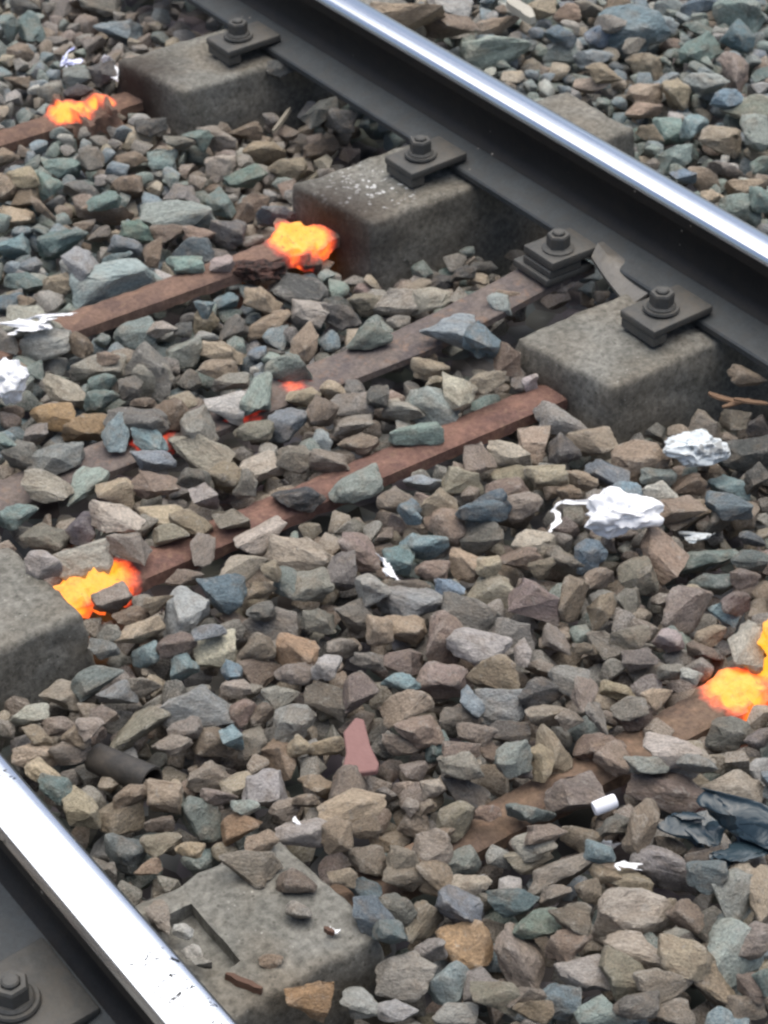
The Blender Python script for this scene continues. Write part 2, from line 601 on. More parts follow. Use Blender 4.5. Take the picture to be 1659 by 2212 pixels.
rA = rust_material('tie_bar_rust_a', [on('A', 168, 258, .034, .060), on('A', 266, 262, .021, .042)])
rB = rust_material('tie_bar_rust_b', [on('B', 690, 545, .044, .078)], tint=(0.24, 0.15, 0.11))
rC = rust_material('tie_bar_rust_c', [on('C', 222, 1262, .036, .070), on('C', 160, 1290, .03, .06, .95)], tint=(0.25, 0.14, 0.105))
rD = rust_material('tie_bar_rust_d', [on('D', 1608, 1500, .030, .066), on('D', 1665, 1420, .03, .06)], tint=(0.25, 0.17, 0.115))
sleeper('A', 1.333, -.008, 'twin block concrete sleeper whose tie bar end shows two glowing orange lumps', matA, rA, seed=1, blow=[(gA1[0], .030, 1.5), (gA2[0], .020, 1.2)])
sleeper('B', .6735, -.008, 'concrete sleeper with white spattered block top and one glowing bar end', matB, rB, seed=2, blow=[(gB[0] + .010, .034, 1.0)])
sleeper('C', .013, -.008, 'clean-topped twin block sleeper with a glowing bar end at the opposite block', matC, rC, seed=3, blow=[(gC[0], .04, .25)])
sleeper('D', -.702, -.014, 'low twin block sleeper with an empty clip pocket in its block top', matD, rD, seed=4, pocket=(.045, .115, -.745, -.635, .022), blow=[(gD[0], .035, .35)])

# ------------------------------------------------------------------ rail fastenings


def fastening(x, y, z, label, sx=1, yaw=0.0, plate=(.128, .088), tilt=0.0):
    """clip plate bearing on the rail foot, washer and flanged hex bolt; sx points from block to rail"""
    f = empty('rail_fastening', (x, y, z), yaw)
    tag(f, label, 'rail clip', 'bolted clips along the rails')
    L, Wd = plate
    pb = box_bm(-.052 * 1.0, L - .052, -Wd / 2, Wd / 2, 0.002, 0.017, .004, 2)
    for v in pb.verts:
        if v.co.x < -.03:
            v.co.z += -.004 * (-.03 - v.co.x) / .02        # turned-down heel
        v.co.x *= sx
    if sx < 0:
        bmesh.ops.reverse_faces(pb, faces=pb.faces[:])
    bmesh.ops.subdivide_edges(pb, edges=[e for e in pb.edges if e.calc_length() > .03], cuts=3, use_grid_fill=True)
    rough(pb, .0012, 60, x + y)
    from_bm('clip_plate', pb, M_CLIP, f, 35)
    hb = box_bm(-.050, -.020, -Wd / 2 + .003, Wd / 2 - .003, -.020, -.001, .002, 1)
    for v in hb.verts:
        v.co.x *= sx
    if sx < 0:
        bmesh.ops.reverse_faces(hb, faces=hb.faces[:])
    from_bm('clip_heel', hb, M_CLIP, f, 35)
    wsh = lathe_bm([(.006, .017), (.029, .017), (.0305, .019), (.029, .0225), (.006, .0225)], 28)
    from_bm('washer', wsh, M_CLIP, f, 35)
    b = from_bm('bolt', lathe_bm([(.006, .0225), (.0235, .0225), (.0245, .0245), (.0215, .0275), (.006, .0275)], 24), M_CLIP, f, 35)
    hx = lathe_bm([(.006, .0275), (.0205, .0275), (.0205, .046), (.0185, .0495), (.0125, .0495), (.0115, .0475), (.002, .0475)], 6)
    h = from_bm('hex_nut', hx, M_CLIP, b, 25)
    h.rotation_euler = (0, 0, random.uniform(0, 1))
    from_bm('stud', lathe_bm([(.003, .047), (.0105, .047), (.0105, .0525), (.0085, .0545), (.002, .0545)], 16), M_CLIP, b, 35)
    return f


fastening(1.400, -.008, .017, 'bolted clip on the clean-topped sleeper beside the curved strap')
fastening(1.400, .662, .017, 'bolted clip on the sleeper block with white spatter')
fastening(1.406, 1.303, .017, 'bolted clip on the scorched block above two glowing lumps')
fastening(-.140, -.685, .017, 'lone bolted clip on the outer foot of the white gleaming rail', sx=1, yaw=math.radians(1.3), plate=(.125, .13))

# ------------------------------------------------------------------ gauge bar with its clamp
gb = empty('gauge_bar', (1.39, .26, 0))
tag(gb, 'flat brown-grey steel gauge bar clamped to the rail foot between two sleepers', 'gauge bar')
k = rust_material('gauge_bar_steel', [((-.625, .028, -.07), .02, .06, .50), ((-.79, .03, -.07), .02, .06, .50), ((-.52, .03, -.07), .01, .045, .52)], tint=(0.215, 0.175, 0.15))
bm = bmesh.new()
rings = []
path = [(1.46, .268, -.018), (1.36, .268, -.022), (1.26, .262, -.030), (1.17, .268, -.046), (1.10, .280, -.062), (1.03, .288, -.068), (.9, .292, -.070), (.7, .296, -.070), (.5, .302, -.070), (.3, .306, -.070), (.1, .31, -.07)]
dense = []
for (a, b) in zip(path, path[1:]):
    n = max(2, int((a[0] - b[0]) / .02))
    for i in range(n):
        t = i / n
        dense.append(tuple(a[q] + (b[q] - a[q]) * t for q in range(3)))
dense.append(path[-1])
for x, y, z in dense:
    x, y = x - 1.39, y - .26
    hw = .041
    rings.append([bm.verts.new(p) for p in ((x, y - hw, z - .014), (x, y - hw, z - .002), (x, y - hw + .003, z), (x, y, z + .0005), (x, y + hw - .003, z), (x, y + hw, z - .002), (x, y + hw, z - .014))])
for a, b in zip(rings, rings[1:]):
    for i in range(7):
        bm.faces.new((a[i], a[(i + 1) % 7], b[(i + 1) % 7], b[i]))
bm.faces.new(rings[0])
bm.faces.new(rings[-1][::-1])
bmesh.ops.recalc_face_normals(bm, faces=bm.faces[:])
rough(bm, .0012, 40, 3)
from_bm('flat_bar', bm, k, gb, 35)
lp = box_bm(-.047, .055, -.042, .052, -.016, -.002, .003, 2)
from_bm('lower_plate', lp, M_CLIP, gb, 35)
up_ = box_bm(-.038, .066, -.045, .036, .0135, .0305, .003, 2)
bmesh.ops.subdivide_edges(up_, edges=[e for e in up_.edges if e.calc_length() > .03], cuts=3, use_grid_fill=True)
rough(up_, .0012, 50, 2)
from_bm('clamp_plate', up_, M_CLIP, gb, 35)
from_bm('packing_plate', box_bm(-.040, .030, -.042, .034, -.0015, .0125, .002, 1), M_CLIP, gb, 35)
bo = from_bm('bolt', lathe_bm([(.006, .0305), (.027, .0305), (.028, .033), (.0225, .0365), (.006, .0365)], 24), M_CLIP, gb, 35)
bo.location = (.002, -.010, 0)
hn = from_bm('hex_nut', lathe_bm([(.006, .0365), (.0205, .0365), (.0205, .056), (.0185, .0595), (.0125, .0595), (.0115, .0575), (.002, .0575)], 6), M_CLIP, bo, 25)
hn.rotation_euler = (0, 0, .3)
from_bm('stud', lathe_bm([(.003, .057), (.0105, .057), (.0105, .063), (.0085, .065), (.002, .065)], 16), M_CLIP, bo, 35)

# curved strap that slides down from the clamp to the next clip
bm = bmesh.new()
rr = []
for i in range(13):
    t = i / 12
    a0 = Vector((1.432, .208, .020)).lerp(Vector((1.408, .085, -.012)), t)
    a1 = Vector((1.470, .222, .030)).lerp(Vector((1.475, .075, .016)), t)
    sag = math.sin(t * math.pi) * .010
    tw = Vector((.008 * math.sin(t * 2.2), 0, -sag))
    mid = (a0 + a1) / 2 + Vector((0, 0, .012 * (1 - t)))
    up3 = Vector((0, 0, .006))
    rr.append([bm.verts.new(p + tw) for p in (a0, mid, a1, a1 - up3, mid - up3, a0 - up3)])
for a, b in zip(rr, rr[1:]):
    for i in range(6):
        bm.faces.new((a[i], a[(i + 1) % 6], b[(i + 1) % 6], b[i]))
bm.faces.new(rr[0])
bm.faces.new(rr[-1][::-1])
bmesh.ops.recalc_face_normals(bm, faces=bm.faces[:])
tag(from_bm('steel_strap', bm, M_TONGUE, None, 40), 'curved worn steel strap between the gauge bar clamp and the next clip', 'strap')

# ------------------------------------------------------------------ stones: shapes


def rock_mesh(seed, hi):
    r = np.random.default_rng(seed)
    n = int(r.integers(11, 17))
    d = r.normal(size=(n, 3))
    d /= np.linalg.norm(d, axis=1)[:, None]
    pw = r.uniform(2.6, 6.0)
    d /= ((np.abs(d) ** pw).sum(1) ** (1 / pw))[:, None]
    d *= r.uniform(.80, 1.0, n)[:, None]
    # one or two broken-off corners / cleavage planes
    for _ in range(int(r.integers(1, 4))):
        nn = r.normal(size=3)
        nn /= np.linalg.norm(nn)
        lim = r.uniform(.5, .75)
        s = d @ nn
        over = s > lim
        d[over] -= np.outer(s[over] - lim, nn)
    bm = bmesh.new()
    for p in d:
        bm.verts.new(p)
    res = bmesh.ops.convex_hull(bm, input=bm.verts[:])
    bmesh.ops.delete(bm, geom=list({v for v in bm.verts if not v.link_faces}), context='VERTS')
    bmesh.ops.dissolve_limit(bm, angle_limit=math.radians(13), verts=bm.verts[:], edges=bm.edges[:])
    bmesh.ops.bevel(bm, geom=bm.edges[:], offset=0.085 if hi else .10, segments=2 if hi else 1, profile=.5, affect='EDGES', clamp_overlap=True)
    bmesh.ops.triangulate(bm, faces=bm.faces[:])
    if hi:
        for _ in range(2):
            bmesh.ops.subdivide_edges(bm, edges=[e for e in bm.edges if e.calc_length() > 0.24], cuts=1)
            bmesh.ops.triangulate(bm, faces=[f for f in bm.faces if len(f.verts) > 3])
        rough(bm, 0.10, 1.5, seed)
        rough(bm, 0.055, 4.0, seed + .5)
    else:
        rough(bm, 0.05, 1.6, seed)
    co = np.array([v.co for v in bm.verts])
    lo, hi_ = co.min(0), co.max(0)
    for v in bm.verts:
        v.co = Vector(((np.array(v.co) - (lo + hi_) / 2) / ((hi_ - lo) / 2)).tolist())
    me = bpy.data.meshes.new('ballast_stone')
    bm.to_mesh(me)
    bm.free()
    me.shade_smooth()
    me.set_sharp_from_angle(angle=math.radians(34))
    return me


NV = 34
HI = [rock_mesh(100 + i, True) for i in range(NV)]
for m in HI:
    m.materials.append(M_STONE)


def arrays(me):
    v = np.zeros(len(me.vertices) * 3)
    me.vertices.foreach_get('co', v)
    me.calc_loop_triangles()
    t = np.zeros(len(me.loop_triangles) * 3, dtype=np.int32)
    me.loop_triangles.foreach_get('vertices', t)
    return v.reshape(-1, 3), t.reshape(-1, 3)


HIA = [arrays(m) for m in HI]
LOA = []
for i in range(NV):
    m = rock_mesh(100 + i, False)
    LOA.append(arrays(m))
    bpy.data.meshes.remove(m)
# points spread over each rough shape, for laying the stones down one by one
SURF = []
for vv, tt in LOA:
    a, b, c = vv[tt[:, 0]], vv[tt[:, 1]], vv[tt[:, 2]]
    SURF.append(np.vstack([vv, (a + b) / 2, (b + c) / 2, (a + c) / 2, (a + b + c) / 3]))

# ------------------------------------------------------------------ laying the stones: a height map of what already lies there
xs = X0 + (np.arange(GNX) + .5) * RES
ys = Y0 + (np.arange(GNY) + .5) * RES
HX, HY = np.meshgrid(xs, ys, indexing='ij')
SURFACE = np.zeros((GNX, GNY))
for i in range(0, GNX, 50):
    SURFACE[i:i + 50] = hs(HX[i:i + 50], HY[i:i + 50])
HM = SURFACE - 0.085
FIX = np.zeros((GNX, GNY), bool)           # places kept free of loose filling


def stamp(x0, x1, y0, y1, z, fix=True):
    i0, i1 = max(0, int((x0 - X0) / RES)), min(GNX, int((x1 - X0) / RES) + 1)
    j0, j1 = max(0, int((y0 - Y0) / RES)), min(GNY, int((y1 - Y0) / RES) + 1)
    if i1 <= i0 or j1 <= j0:
        return
    HM[i0:i1, j0:j1] = np.maximum(HM[i0:i1, j0:j1], z)
    if fix:
        FIX[i0:i1, j0:j1] = True


for yc, zt in ((1.333, -.008), (.6735, -.008), (.013, -.008), (-.702, -.014)):
    stamp(1.205, 1.86, yc - .12, yc + .12, zt)
    stamp(-.375, .285, yc - .12, yc + .12, zt)
for kx in ('A', 'B', 'C', 'D'):
    by, bz = BAR[kx]
    stamp(.25, 1.25, by - .03, by + .03, bz - .006, False)
stamp(1.17, 1.44, .222, .308, -.027, False)
stamp(1.03, 1.17, .235, .325, -.052, False)
stamp(.1, 1.03, .255, .335, -.070, False)
stamp(1.34, 1.48, .20, .33, .04)


def euler_np(rx, ry, rz):
    return np.array(Euler((rx, ry, rz)).to_matrix())


def rest(var, M, x, y, q=0.93):
    """height of the stone's origin when it comes to lie on what is there (M: 3x3 with size)"""
    P = SURF[var] @ M.T
    ii = ((P[:, 0] + x - X0) / RES).astype(int)
    jj = ((P[:, 1] + y - Y0) / RES).astype(int)
    if ii.min() < 0 or jj.min() < 0 or ii.max() >= GNX or jj.max() >= GNY:
        return None
    low = P[:, 2] < 0
    gap = HM[ii[low], jj[low]] - P[low, 2]
    gap.sort()
    return gap[min(len(gap) - 1, int(len(gap) * q))], P, ii, jj


def settle(P, ii, jj, z):
    np.maximum.at(HM, (ii, jj), P[:, 2] + z)


PAL = dict(M=(.285, .262, .225), N=(.30, .232, .172), T=(.45, .37, .265), G=(.24, .31, .28), B=(.225, .30, .335), D=(.13, .126, .118),
           K=(.055, .066, .088), L=(.52, .505, .465), P=(.27, .205, .175), O=(.48, .29, .14))
WORD = dict(M='grey-brown', N='brown', T='tan', G='green-grey', B='blue-grey', D='dark grey', K='slate-black', L='pale grey', P='reddish-brown', O='orange-tan')


def tint(code, r):
    a = np.array(PAL[code[0]])
    if len(code) > 1:
        a = a * .64 + np.array(PAL[code[1]]) * .36
    a = a * r.uniform(.72, 1.3) * (1 + r.normal(0, .025, 3))
    return np.clip(a, .02, .7)


# stones read off the photograph, region by region: x y width height turn colour
REG = {
    (0, 0): """250 45 110 100 -60 M;510 120 170 110 -20 BM;85 240 110 95 0 N;135 130 100 120 -70 G;245 185 90 60 0 M;400 190 90 70 40 M;335 340 110 90 0 GM;
450 330 110 90 0 D;215 400 90 80 0 LM;90 350 120 60 -20 N;40 120 80 110 0 G;110 30 120 60 0 D;420 20 170 80 0 M;600 610 120 90 0 T;345 400 120 44 -10 D;
650 550 120 70 0 D;270 730 140 100 20 G;385 690 110 100 0 M;950 720 130 110 -10 NL;1140 660 150 100 20 T;1060 770 160 80 0 G;1250 740 130 110 -20 T;
780 620 120 70 10 M;100 770 130 90 0 T;40 820 100 130 0 T;120 850 110 120 60 N;210 800 110 120 -60 G;350 830 150 60 -5 DM;450 870 130 80 10 G;
560 800 120 130 -60 N;800 860 160 90 -30 ML;770 945 270 80 5 GL;960 880 110 110 -40 G;1080 900 140 140 0 N;1215 935 170 110 10 DB;480 920 200 90 30 N;
590 1000 140 110 0 G;730 1015 140 60 5 N;860 1020 120 50 0 N;990 1000 150 110 -30 D;830 1100 160 110 0 KG;555 1075 130 90 -30 BL;660 1090 70 110 80 N;
440 1010 80 120 70 M;50 1060 140 110 0 BG;270 1060 200 130 -10 GK;350 1140 150 110 -50 LB;500 1140 150 110 0 B;960 1140 90 90 0 PL;800 1150 140 70 0 G;
60 950 150 70 0 T;940 600 170 70 -15 M;1060 560 130 60 0 N;1390 480 150 80 15 D;1220 420 120 60 -10 D;1380 640 140 90 20 N;1480 610 110 90 -20 D;
30 680 90 70 0 N;560 690 130 60 -10 N;700 690 110 80 0 G;860 610 110 80 20 G;190 900 120 80 -30 T""",
    (1536, 0): """110 70 270 150 -20 TN;270 40 180 110 -15 LG;490 110 190 110 15 NP;290 155 200 80 5 NP;480 210 270 140 -5 GL;765 235 135 85 0 GL;905 250 150 75 0 BL;
1130 285 140 110 0 TP;980 105 110 80 -20 PL;1070 130 300 60 -5 BG;1240 30 140 90 0 GL;1110 40 70 100 90 BD;1550 60 190 170 -60 G;1370 30 130 90 30 B;
1380 140 150 90 0 DG;1530 160 110 110 -60 B;1370 215 170 70 20 G;1510 310 110 150 80 PM;1390 360 150 100 -30 GL;900 370 130 70 -20 TL;1130 410 140 80 0 TN;
1260 400 120 130 70 T;1120 480 140 80 0 TN;1570 490 200 90 -10 GT;1230 570 110 120 0 G;1340 560 110 120 80 BG;1440 610 200 110 20 NM;1600 590 120 140 0 GL;
1260 680 140 110 0 G;1390 780 110 130 -60 NP;1560 815 150 80 5 NT;1290 770 100 70 0 B;1630 860 90 110 0 G;1540 900 160 120 -20 GM;760 160 120 80 0 B;
930 160 110 100 0 B;1200 110 120 70 0 BL;680 40 110 90 0 T;790 60 100 70 0 N;900 40 130 70 0 M;1010 40 110 80 0 N;950 320 140 60 -10 T;1080 200 90 60 0 M;1480 430 120 80 0 B;1640 330 90 90 0 G;1490 740 150 90 0 M;1640 720 100 90 0 G;1140 690 110 60 0 N;1420 860 90 70 0 T""",
    (0, 1000): """510 145 340 150 8 BL;360 90 150 120 -50 LB;110 150 160 80 -5 GK;260 145 130 80 -5 NT;40 240 110 120 -40 B;205 230 110 110 0 LT;115 235 70 70 0 N;
150 325 230 60 0 ML;20 390 120 80 -20 M;195 410 200 120 10 LP;430 510 210 60 -12 LT;590 370 170 120 0 GM;350 410 110 100 -50 N;800 440 150 130 0 MG;
700 345 110 70 0 NL;790 350 70 60 0 D;890 310 100 100 0 N;890 240 90 80 -50 BG;975 220 100 70 20 BG;1120 215 150 110 -20 NT;1010 340 120 130 70 DM;
1160 330 180 110 10 N;1340 285 160 110 -20 LT;1320 410 110 160 80 NT;1580 230 140 110 20 TM;1250 510 140 140 -30 GL;950 440 170 100 -10 T;
940 520 150 70 10 N;1105 630 130 190 85 GM;980 680 160 130 0 L;860 770 130 150 -70 ML;740 710 160 130 20 NP;640 820 150 100 -40 BG;660 920 170 110 0 BL;
370 770 160 130 -10 OT;230 720 170 110 0 OT;500 790 110 150 80 BG;240 900 230 110 15 GL;100 880 130 110 -20 DM;160 800 100 110 0 M;430 580 120 80 0 G;
290 620 200 110 -20 MT;440 660 130 110 0 G;600 740 230 80 -20 DM;650 560 150 140 -40 M;850 890 260 80 -12 MT;1250 770 170 160 0 BP;1380 830 100 100 0 BL;
1100 790 160 100 0 MN;1090 960 220 130 15 TL;1280 900 140 110 0 M;1420 910 160 110 -10 MN;1400 720 130 120 0 ND;1520 680 170 60 -5 M;1530 760 150 90 0 M;
1550 840 150 90 10 N;1310 640 130 70 5 T;1440 610 100 90 0 T;1540 610 90 120 80 DM;1630 640 80 100 0 D;980 1010 170 150 0 TN;1060 1010 100 120 0 M;
850 1000 110 100 -40 DM;880 1080 110 120 0 LM;670 1030 190 90 10 NP;370 1030 120 180 60 GL;500 1050 150 120 0 TN;200 1030 190 90 -20 MT;
1290 1070 200 110 0 KD;1550 1030 210 100 28 GL;50 700 90 60 0 N;470 470 90 60 0 NP;560 600 90 90 0 M;1000 570 140 50 -5 M;620 660 100 70 0 N;30 830 90 80 0 G;1450 250 150 80 20 D;1290 195 240 70 -24 D;1450 275 210 56 -30 D;640 510 270 60 -42 DM;1590 370 170 70 10 GM""",
    (1536, 1000): """190 220 170 70 -10 LT;60 240 200 130 20 LT;290 360 230 150 -5 BL;430 400 130 100 10 BG;500 350 100 90 -60 GL;400 510 190 120 -40 B;200 510 140 80 0 TN;
220 580 90 90 0 T;320 640 140 150 -60 TL;450 640 130 90 20 TM;540 470 100 120 0 NP;580 570 50 100 90 M;630 570 60 80 0 L;210 690 200 150 0 GM;
85 690 160 90 -10 LN;140 790 200 90 0 G;770 740 210 130 0 LN;900 830 200 130 -10 NM;1100 920 230 180 0 N;1380 770 150 140 -30 MP;1520 740 120 110 -50 MP;
780 870 120 120 0 D;540 890 170 110 -20 TL;650 860 150 140 60 TN;380 910 160 140 -50 MN;560 970 170 60 -15 T;700 980 160 60 0 TN;850 990 130 80 -10 TN;
970 990 180 110 -40 DB;1180 980 130 90 0 MB;1190 1040 140 60 0 L;1300 1010 150 90 0 N;1490 1030 150 130 0 BG;1580 870 190 130 0 D;540 1040 170 80 0 PN;
340 990 150 90 0 TL;180 1010 150 100 20 BL;70 1090 170 90 0 PM;130 1130 110 90 0 BD;240 1100 140 110 0 TN;430 1120 200 90 5 KB;600 1110 150 130 0 MN;
800 1050 90 90 0 N;1270 1140 200 90 0 N;1490 1110 170 110 0 BD;730 230 160 70 0 M;340 110 110 70 0 D;430 80 100 60 0 D;1560 630 140 60 -5 ND;1620 760 100 90 0 D;
1400 900 110 90 0 D;1050 1040 120 70 0 B;930 1080 110 70 0 M;540 290 110 70 0 N;650 300 90 60 10 N;1610 1000 100 110 0 D;240 150 120 70 0 D""",
    (0, 2000): """80 80 150 110 0 G;350 130 190 140 -25 KP;490 80 230 90 -30 TL;200 180 160 110 -30 M;560 190 170 90 -20 MT;690 80 170 90 0 T;740 150 140 80 0 MT;
820 100 160 80 -20 T;1000 100 140 110 0 MN;1130 170 200 110 20 TL;370 260 230 120 5 LT;190 280 140 100 0 LM;480 430 150 130 0 MP;870 220 100 130 70 NL;
1050 300 170 80 0 TL;1170 310 80 80 0 T;970 400 190 150 -20 BK;790 500 190 190 45 LB;800 340 140 90 0 NM;1130 390 110 80 0 TN;1300 240 310 90 -5 MT;
1560 230 190 150 -30 PM;1240 360 110 130 -60 MB;1350 380 160 130 0 M;1480 320 110 160 0 M;1610 380 130 130 0 LN;1170 550 220 130 -10 MD;1130 480 110 90 0 MD;
1370 520 130 130 0 M;1530 490 150 120 0 M;1640 560 100 130 0 TN;1280 670 180 150 -20 NO;1110 630 140 110 0 NM;930 660 160 150 0 TL;905 570 130 70 0 BL;
760 620 150 70 10 PN;640 670 120 100 0 BG;800 720 110 120 0 BG;1000 750 80 90 0 B;1120 750 170 110 0 NP;1020 810 120 60 -10 NL;1210 860 140 80 0 LN;
1280 760 150 110 20 MN;1420 730 120 110 20 LM;1420 870 190 110 -25 DN;1560 830 130 150 90 MP;850 890 270 110 0 MB;620 800 130 90 0 NL;420 780 190 110 20 GM;
300 850 210 110 0 NG;510 840 140 100 30 MB;130 930 150 100 0 LN;150 1020 130 70 -30 N;250 980 130 60 0 MN;340 1000 110 110 70 N;450 940 110 100 0 DN;
580 980 270 170 15 MT;740 1060 150 70 0 TL;800 990 130 100 0 NL;920 1060 170 130 0 NP;1000 1040 90 110 0 BG;1090 1040 110 140 90 MN;1040 920 110 100 0 NP;
1140 920 80 100 80 NP;1270 960 170 140 30 LM;1240 1110 170 150 -45 NT;1300 1070 100 90 0 NT;1410 1060 140 90 0 NT;450 640 110 80 0 MB;160 1110 180 110 0 TN;
300 1080 170 90 0 PM;400 1080 100 100 0 NL;470 580 90 60 0 M;600 570 170 50 40 T;1480 640 120 90 0 M;1590 690 130 90 0 M;690 440 110 80 0 N;570 500 140 90 0 N""",
    (1536, 2000): """170 200 140 140 -40 B;60 260 120 120 0 BG;110 60 90 90 0 BD;270 120 170 160 0 NT;420 150 170 170 0 M;590 70 160 150 40 MN;640 190 180 110 10 TL;
420 40 190 80 5 KB;890 240 130 120 0 BK;780 270 120 160 -70 M;210 310 130 90 0 NM;350 280 150 110 -30 TN;450 280 90 90 0 TN;580 260 170 60 0 PN;680 300 100 90 0 ND;
110 380 150 70 0 ND;280 380 120 80 -20 B;140 460 280 110 -10 MB;360 490 230 90 -35 DM;450 400 220 130 0 TL;80 550 180 120 -10 T;660 430 200 130 -10 PM;
820 430 120 150 0 NT;940 470 110 130 0 TN;1060 460 110 150 90 M;1100 320 150 140 0 MN;1200 250 100 230 -60 N;930 340 110 110 0 NM;1310 480 200 160 0 PD;
1470 500 110 110 0 BG;1390 260 240 120 0 GD;1430 360 170 120 -20 DG;1520 450 110 110 0 PM;1580 260 140 80 0 DG;1560 340 110 80 0 MP;1590 170 100 60 0 DB;
1300 70 200 130 20 NT;1460 80 140 140 0 DM;240 610 200 190 50 NM;60 690 170 140 -20 PD;390 640 250 100 -15 LM;550 570 170 110 0 ML;260 790 170 190 55 PN;
70 800 150 70 -10 B;470 760 190 140 0 NT;100 890 200 150 0 NT;370 880 110 110 -30 BM;510 890 200 150 -20 LB;690 840 180 100 -10 D;800 780 160 110 -30 ML;
690 730 120 110 30 MN;740 620 90 160 -70 MN;600 660 60 110 90 ML;940 630 180 110 -35 MP;1060 590 150 110 0 MN;1230 620 120 110 0 LP;870 850 100 150 90 PM;
700 920 160 70 0 MN;330 950 160 90 0 DN;150 995 190 45 0 NP;400 1010 150 60 -15 NM;230 1060 100 120 90 GB;80 1060 160 70 0 PN;560 1120 140 120 0 MB;
710 1070 130 200 -70 NT;540 1010 150 90 0 DP;930 1070 190 100 0 NP;1000 1130 140 110 -50 NM;440 1080 110 90 -50 NP;330 1090 140 60 -10 PN;330 1150 170 70 0 NL;
930 940 90 130 -60 M;1080 940 150 60 0 ND;800 970 110 90 0 MP;1150 760 180 110 -20 M;1380 660 120 80 0 NM;1560 630 120 200 90 ML;1400 590 140 70 0 N;
1500 1010 180 120 -10 MD;1250 1090 220 90 -10 LT;1350 1140 150 70 0 LM;1620 1030 110 60 20 M;1010 830 130 60 -40 T;1180 860 120 60 0 T;1060 900 140 50 0 M;
1250 740 120 80 0 M;860 640 100 60 0 N;1110 690 140 70 -10 M;1330 760 90 60 0 L""",
    (0, 2996): """900 110 170 90 10 MN;360 260 150 150 -20 TN;520 310 180 150 20 TN;700 210 150 130 -10 NT;560 200 130 90 40 NT;950 200 140 80 0 MN;870 310 160 170 0 GM;
1040 340 160 120 0 NO;1150 190 150 180 -40 L;1060 250 100 70 20 LG;1390 170 170 130 0 NT;1510 160 140 140 70 NM;1520 260 250 60 5 TN;
1310 360 200 120 -20 LP;1460 470 120 130 0 NT;1590 490 140 130 0 NM;540 440 150 140 0 DB;700 420 150 100 0 MT;690 320 110 80 0 ND;1320 220 100 80 0 N;
1230 260 120 70 0 MN;1080 515 230 110 -5 MT;1280 580 150 110 -10 NM;1290 700 100 90 0 M;1130 410 130 80 10 NT;1170 920 90 60 0 N;700 730 70 140 -55 NL;790 790 80 60 0 L;830 880 90 60 -20 LM;870 930 80 50 0 M;
1560 610 150 90 0 BG;1600 720 130 160 -50 BD;1335 1165 180 150 0 ON;1570 1100 180 90 -25 LG;1480 570 110 80 0 N;820 440 110 70 0 T;190 110 140 80 -30 T;240 170 150 90 -30 G;
1570 340 130 80 0 N;640 530 100 80 0 NT""",
    (1536, 2996): """640 270 170 130 10 GD;820 220 220 180 0 PM;700 370 160 80 0 ND;860 380 120 130 40 NT;990 340 130 90 0 DM;1110 330 130 220 85 NP;1230 190 280 150 -25 PD;
1500 190 240 110 0 TL;1130 80 170 90 0 MG;1300 60 220 100 -5 TL;1220 520 240 170 -30 PB;1390 600 150 130 0 DB;1400 490 170 110 0 DN;760 540 330 180 5 MT;
620 490 180 90 0 MT;650 420 170 80 0 LT;1090 720 330 200 0 TL;1060 580 200 90 -20 TN;960 540 120 80 0 NT;880 610 100 90 0 NM;930 450 120 80 -20 BG;
330 490 150 130 0 MG;210 430 150 120 0 MN;80 470 130 100 0 MN;300 310 160 150 0 NM;120 330 110 90 -40 NM;100 170 110 80 0 NL;210 170 90 80 0 NL;
340 80 150 80 -5 NL;560 60 130 130 0 M;700 60 130 140 -60 NT;120 250 70 70 0 NL;190 250 60 60 0 NM;330 190 200 100 -25 DM;90 560 170 110 0 NM;
240 560 190 130 -40 TN;380 590 150 80 0 TM;330 680 180 150 -35 BM;550 660 190 140 10 KG;350 850 200 200 0 OT;170 740 140 170 90 NM;40 700 150 120 -30 MD;
30 790 130 110 0 DB;200 860 120 100 0 M;95 980 220 190 0 M;285 1000 150 170 -40 BL;430 1030 160 140 0 M;590 900 190 260 -70 MN;660 760 190 140 0 GM;
740 630 130 80 0 MN;800 760 170 130 -20 NM;800 860 170 150 0 NP;860 980 200 140 0 ML;1040 980 190 180 0 MN;1120 890 300 120 -15 MT;1290 900 210 160 -30 TN;
1200 1040 220 120 -10 MT;1100 1120 180 110 10 M;760 1090 150 150 -50 BD;930 1140 180 120 0 GL;600 1060 160 120 20 MN;640 1140 160 90 0 N;480 1140 200 90 -10 MT;
310 1150 170 90 0 ML;1420 1010 230 180 -20 NT;1600 1030 120 110 -50 ND;1640 1000 80 100 0 GD;1470 870 260 240 -60 GL;1510 650 200 220 60 GT;1300 740 150 150 0 NP;
1590 830 180 150 0 MP;1630 640 100 200 90 T;1540 540 100 150 80 TM;1560 1110 150 130 0 MT;1240 1150 170 80 0 MN;60 1140 150 100 0 LG;260 380 90 70 0 N;440 280 110 60 10 N""",
}
TR = []
for (ox, oy), txt in REG.items():
    for it in txt.replace('\n', '').split(';'):
        a = it.split()
        x, y, w_, h_, r_ = map(float, a[:5])
        TR.append(((ox + x * .92586) / 1.85175, (oy + y * .92586) / 1.85175, w_ * .5, h_ * .5, r_, a[5]))

DRY = []           # (variant, 3x3, position, colour)  the loose filling
NAMED = []         # traced stones
fwg = FW[:2] / np.linalg.norm(FW[:2])
CAMYAW = math.atan2(RT[1], RT[0])

# ---- lower layer of loose filling


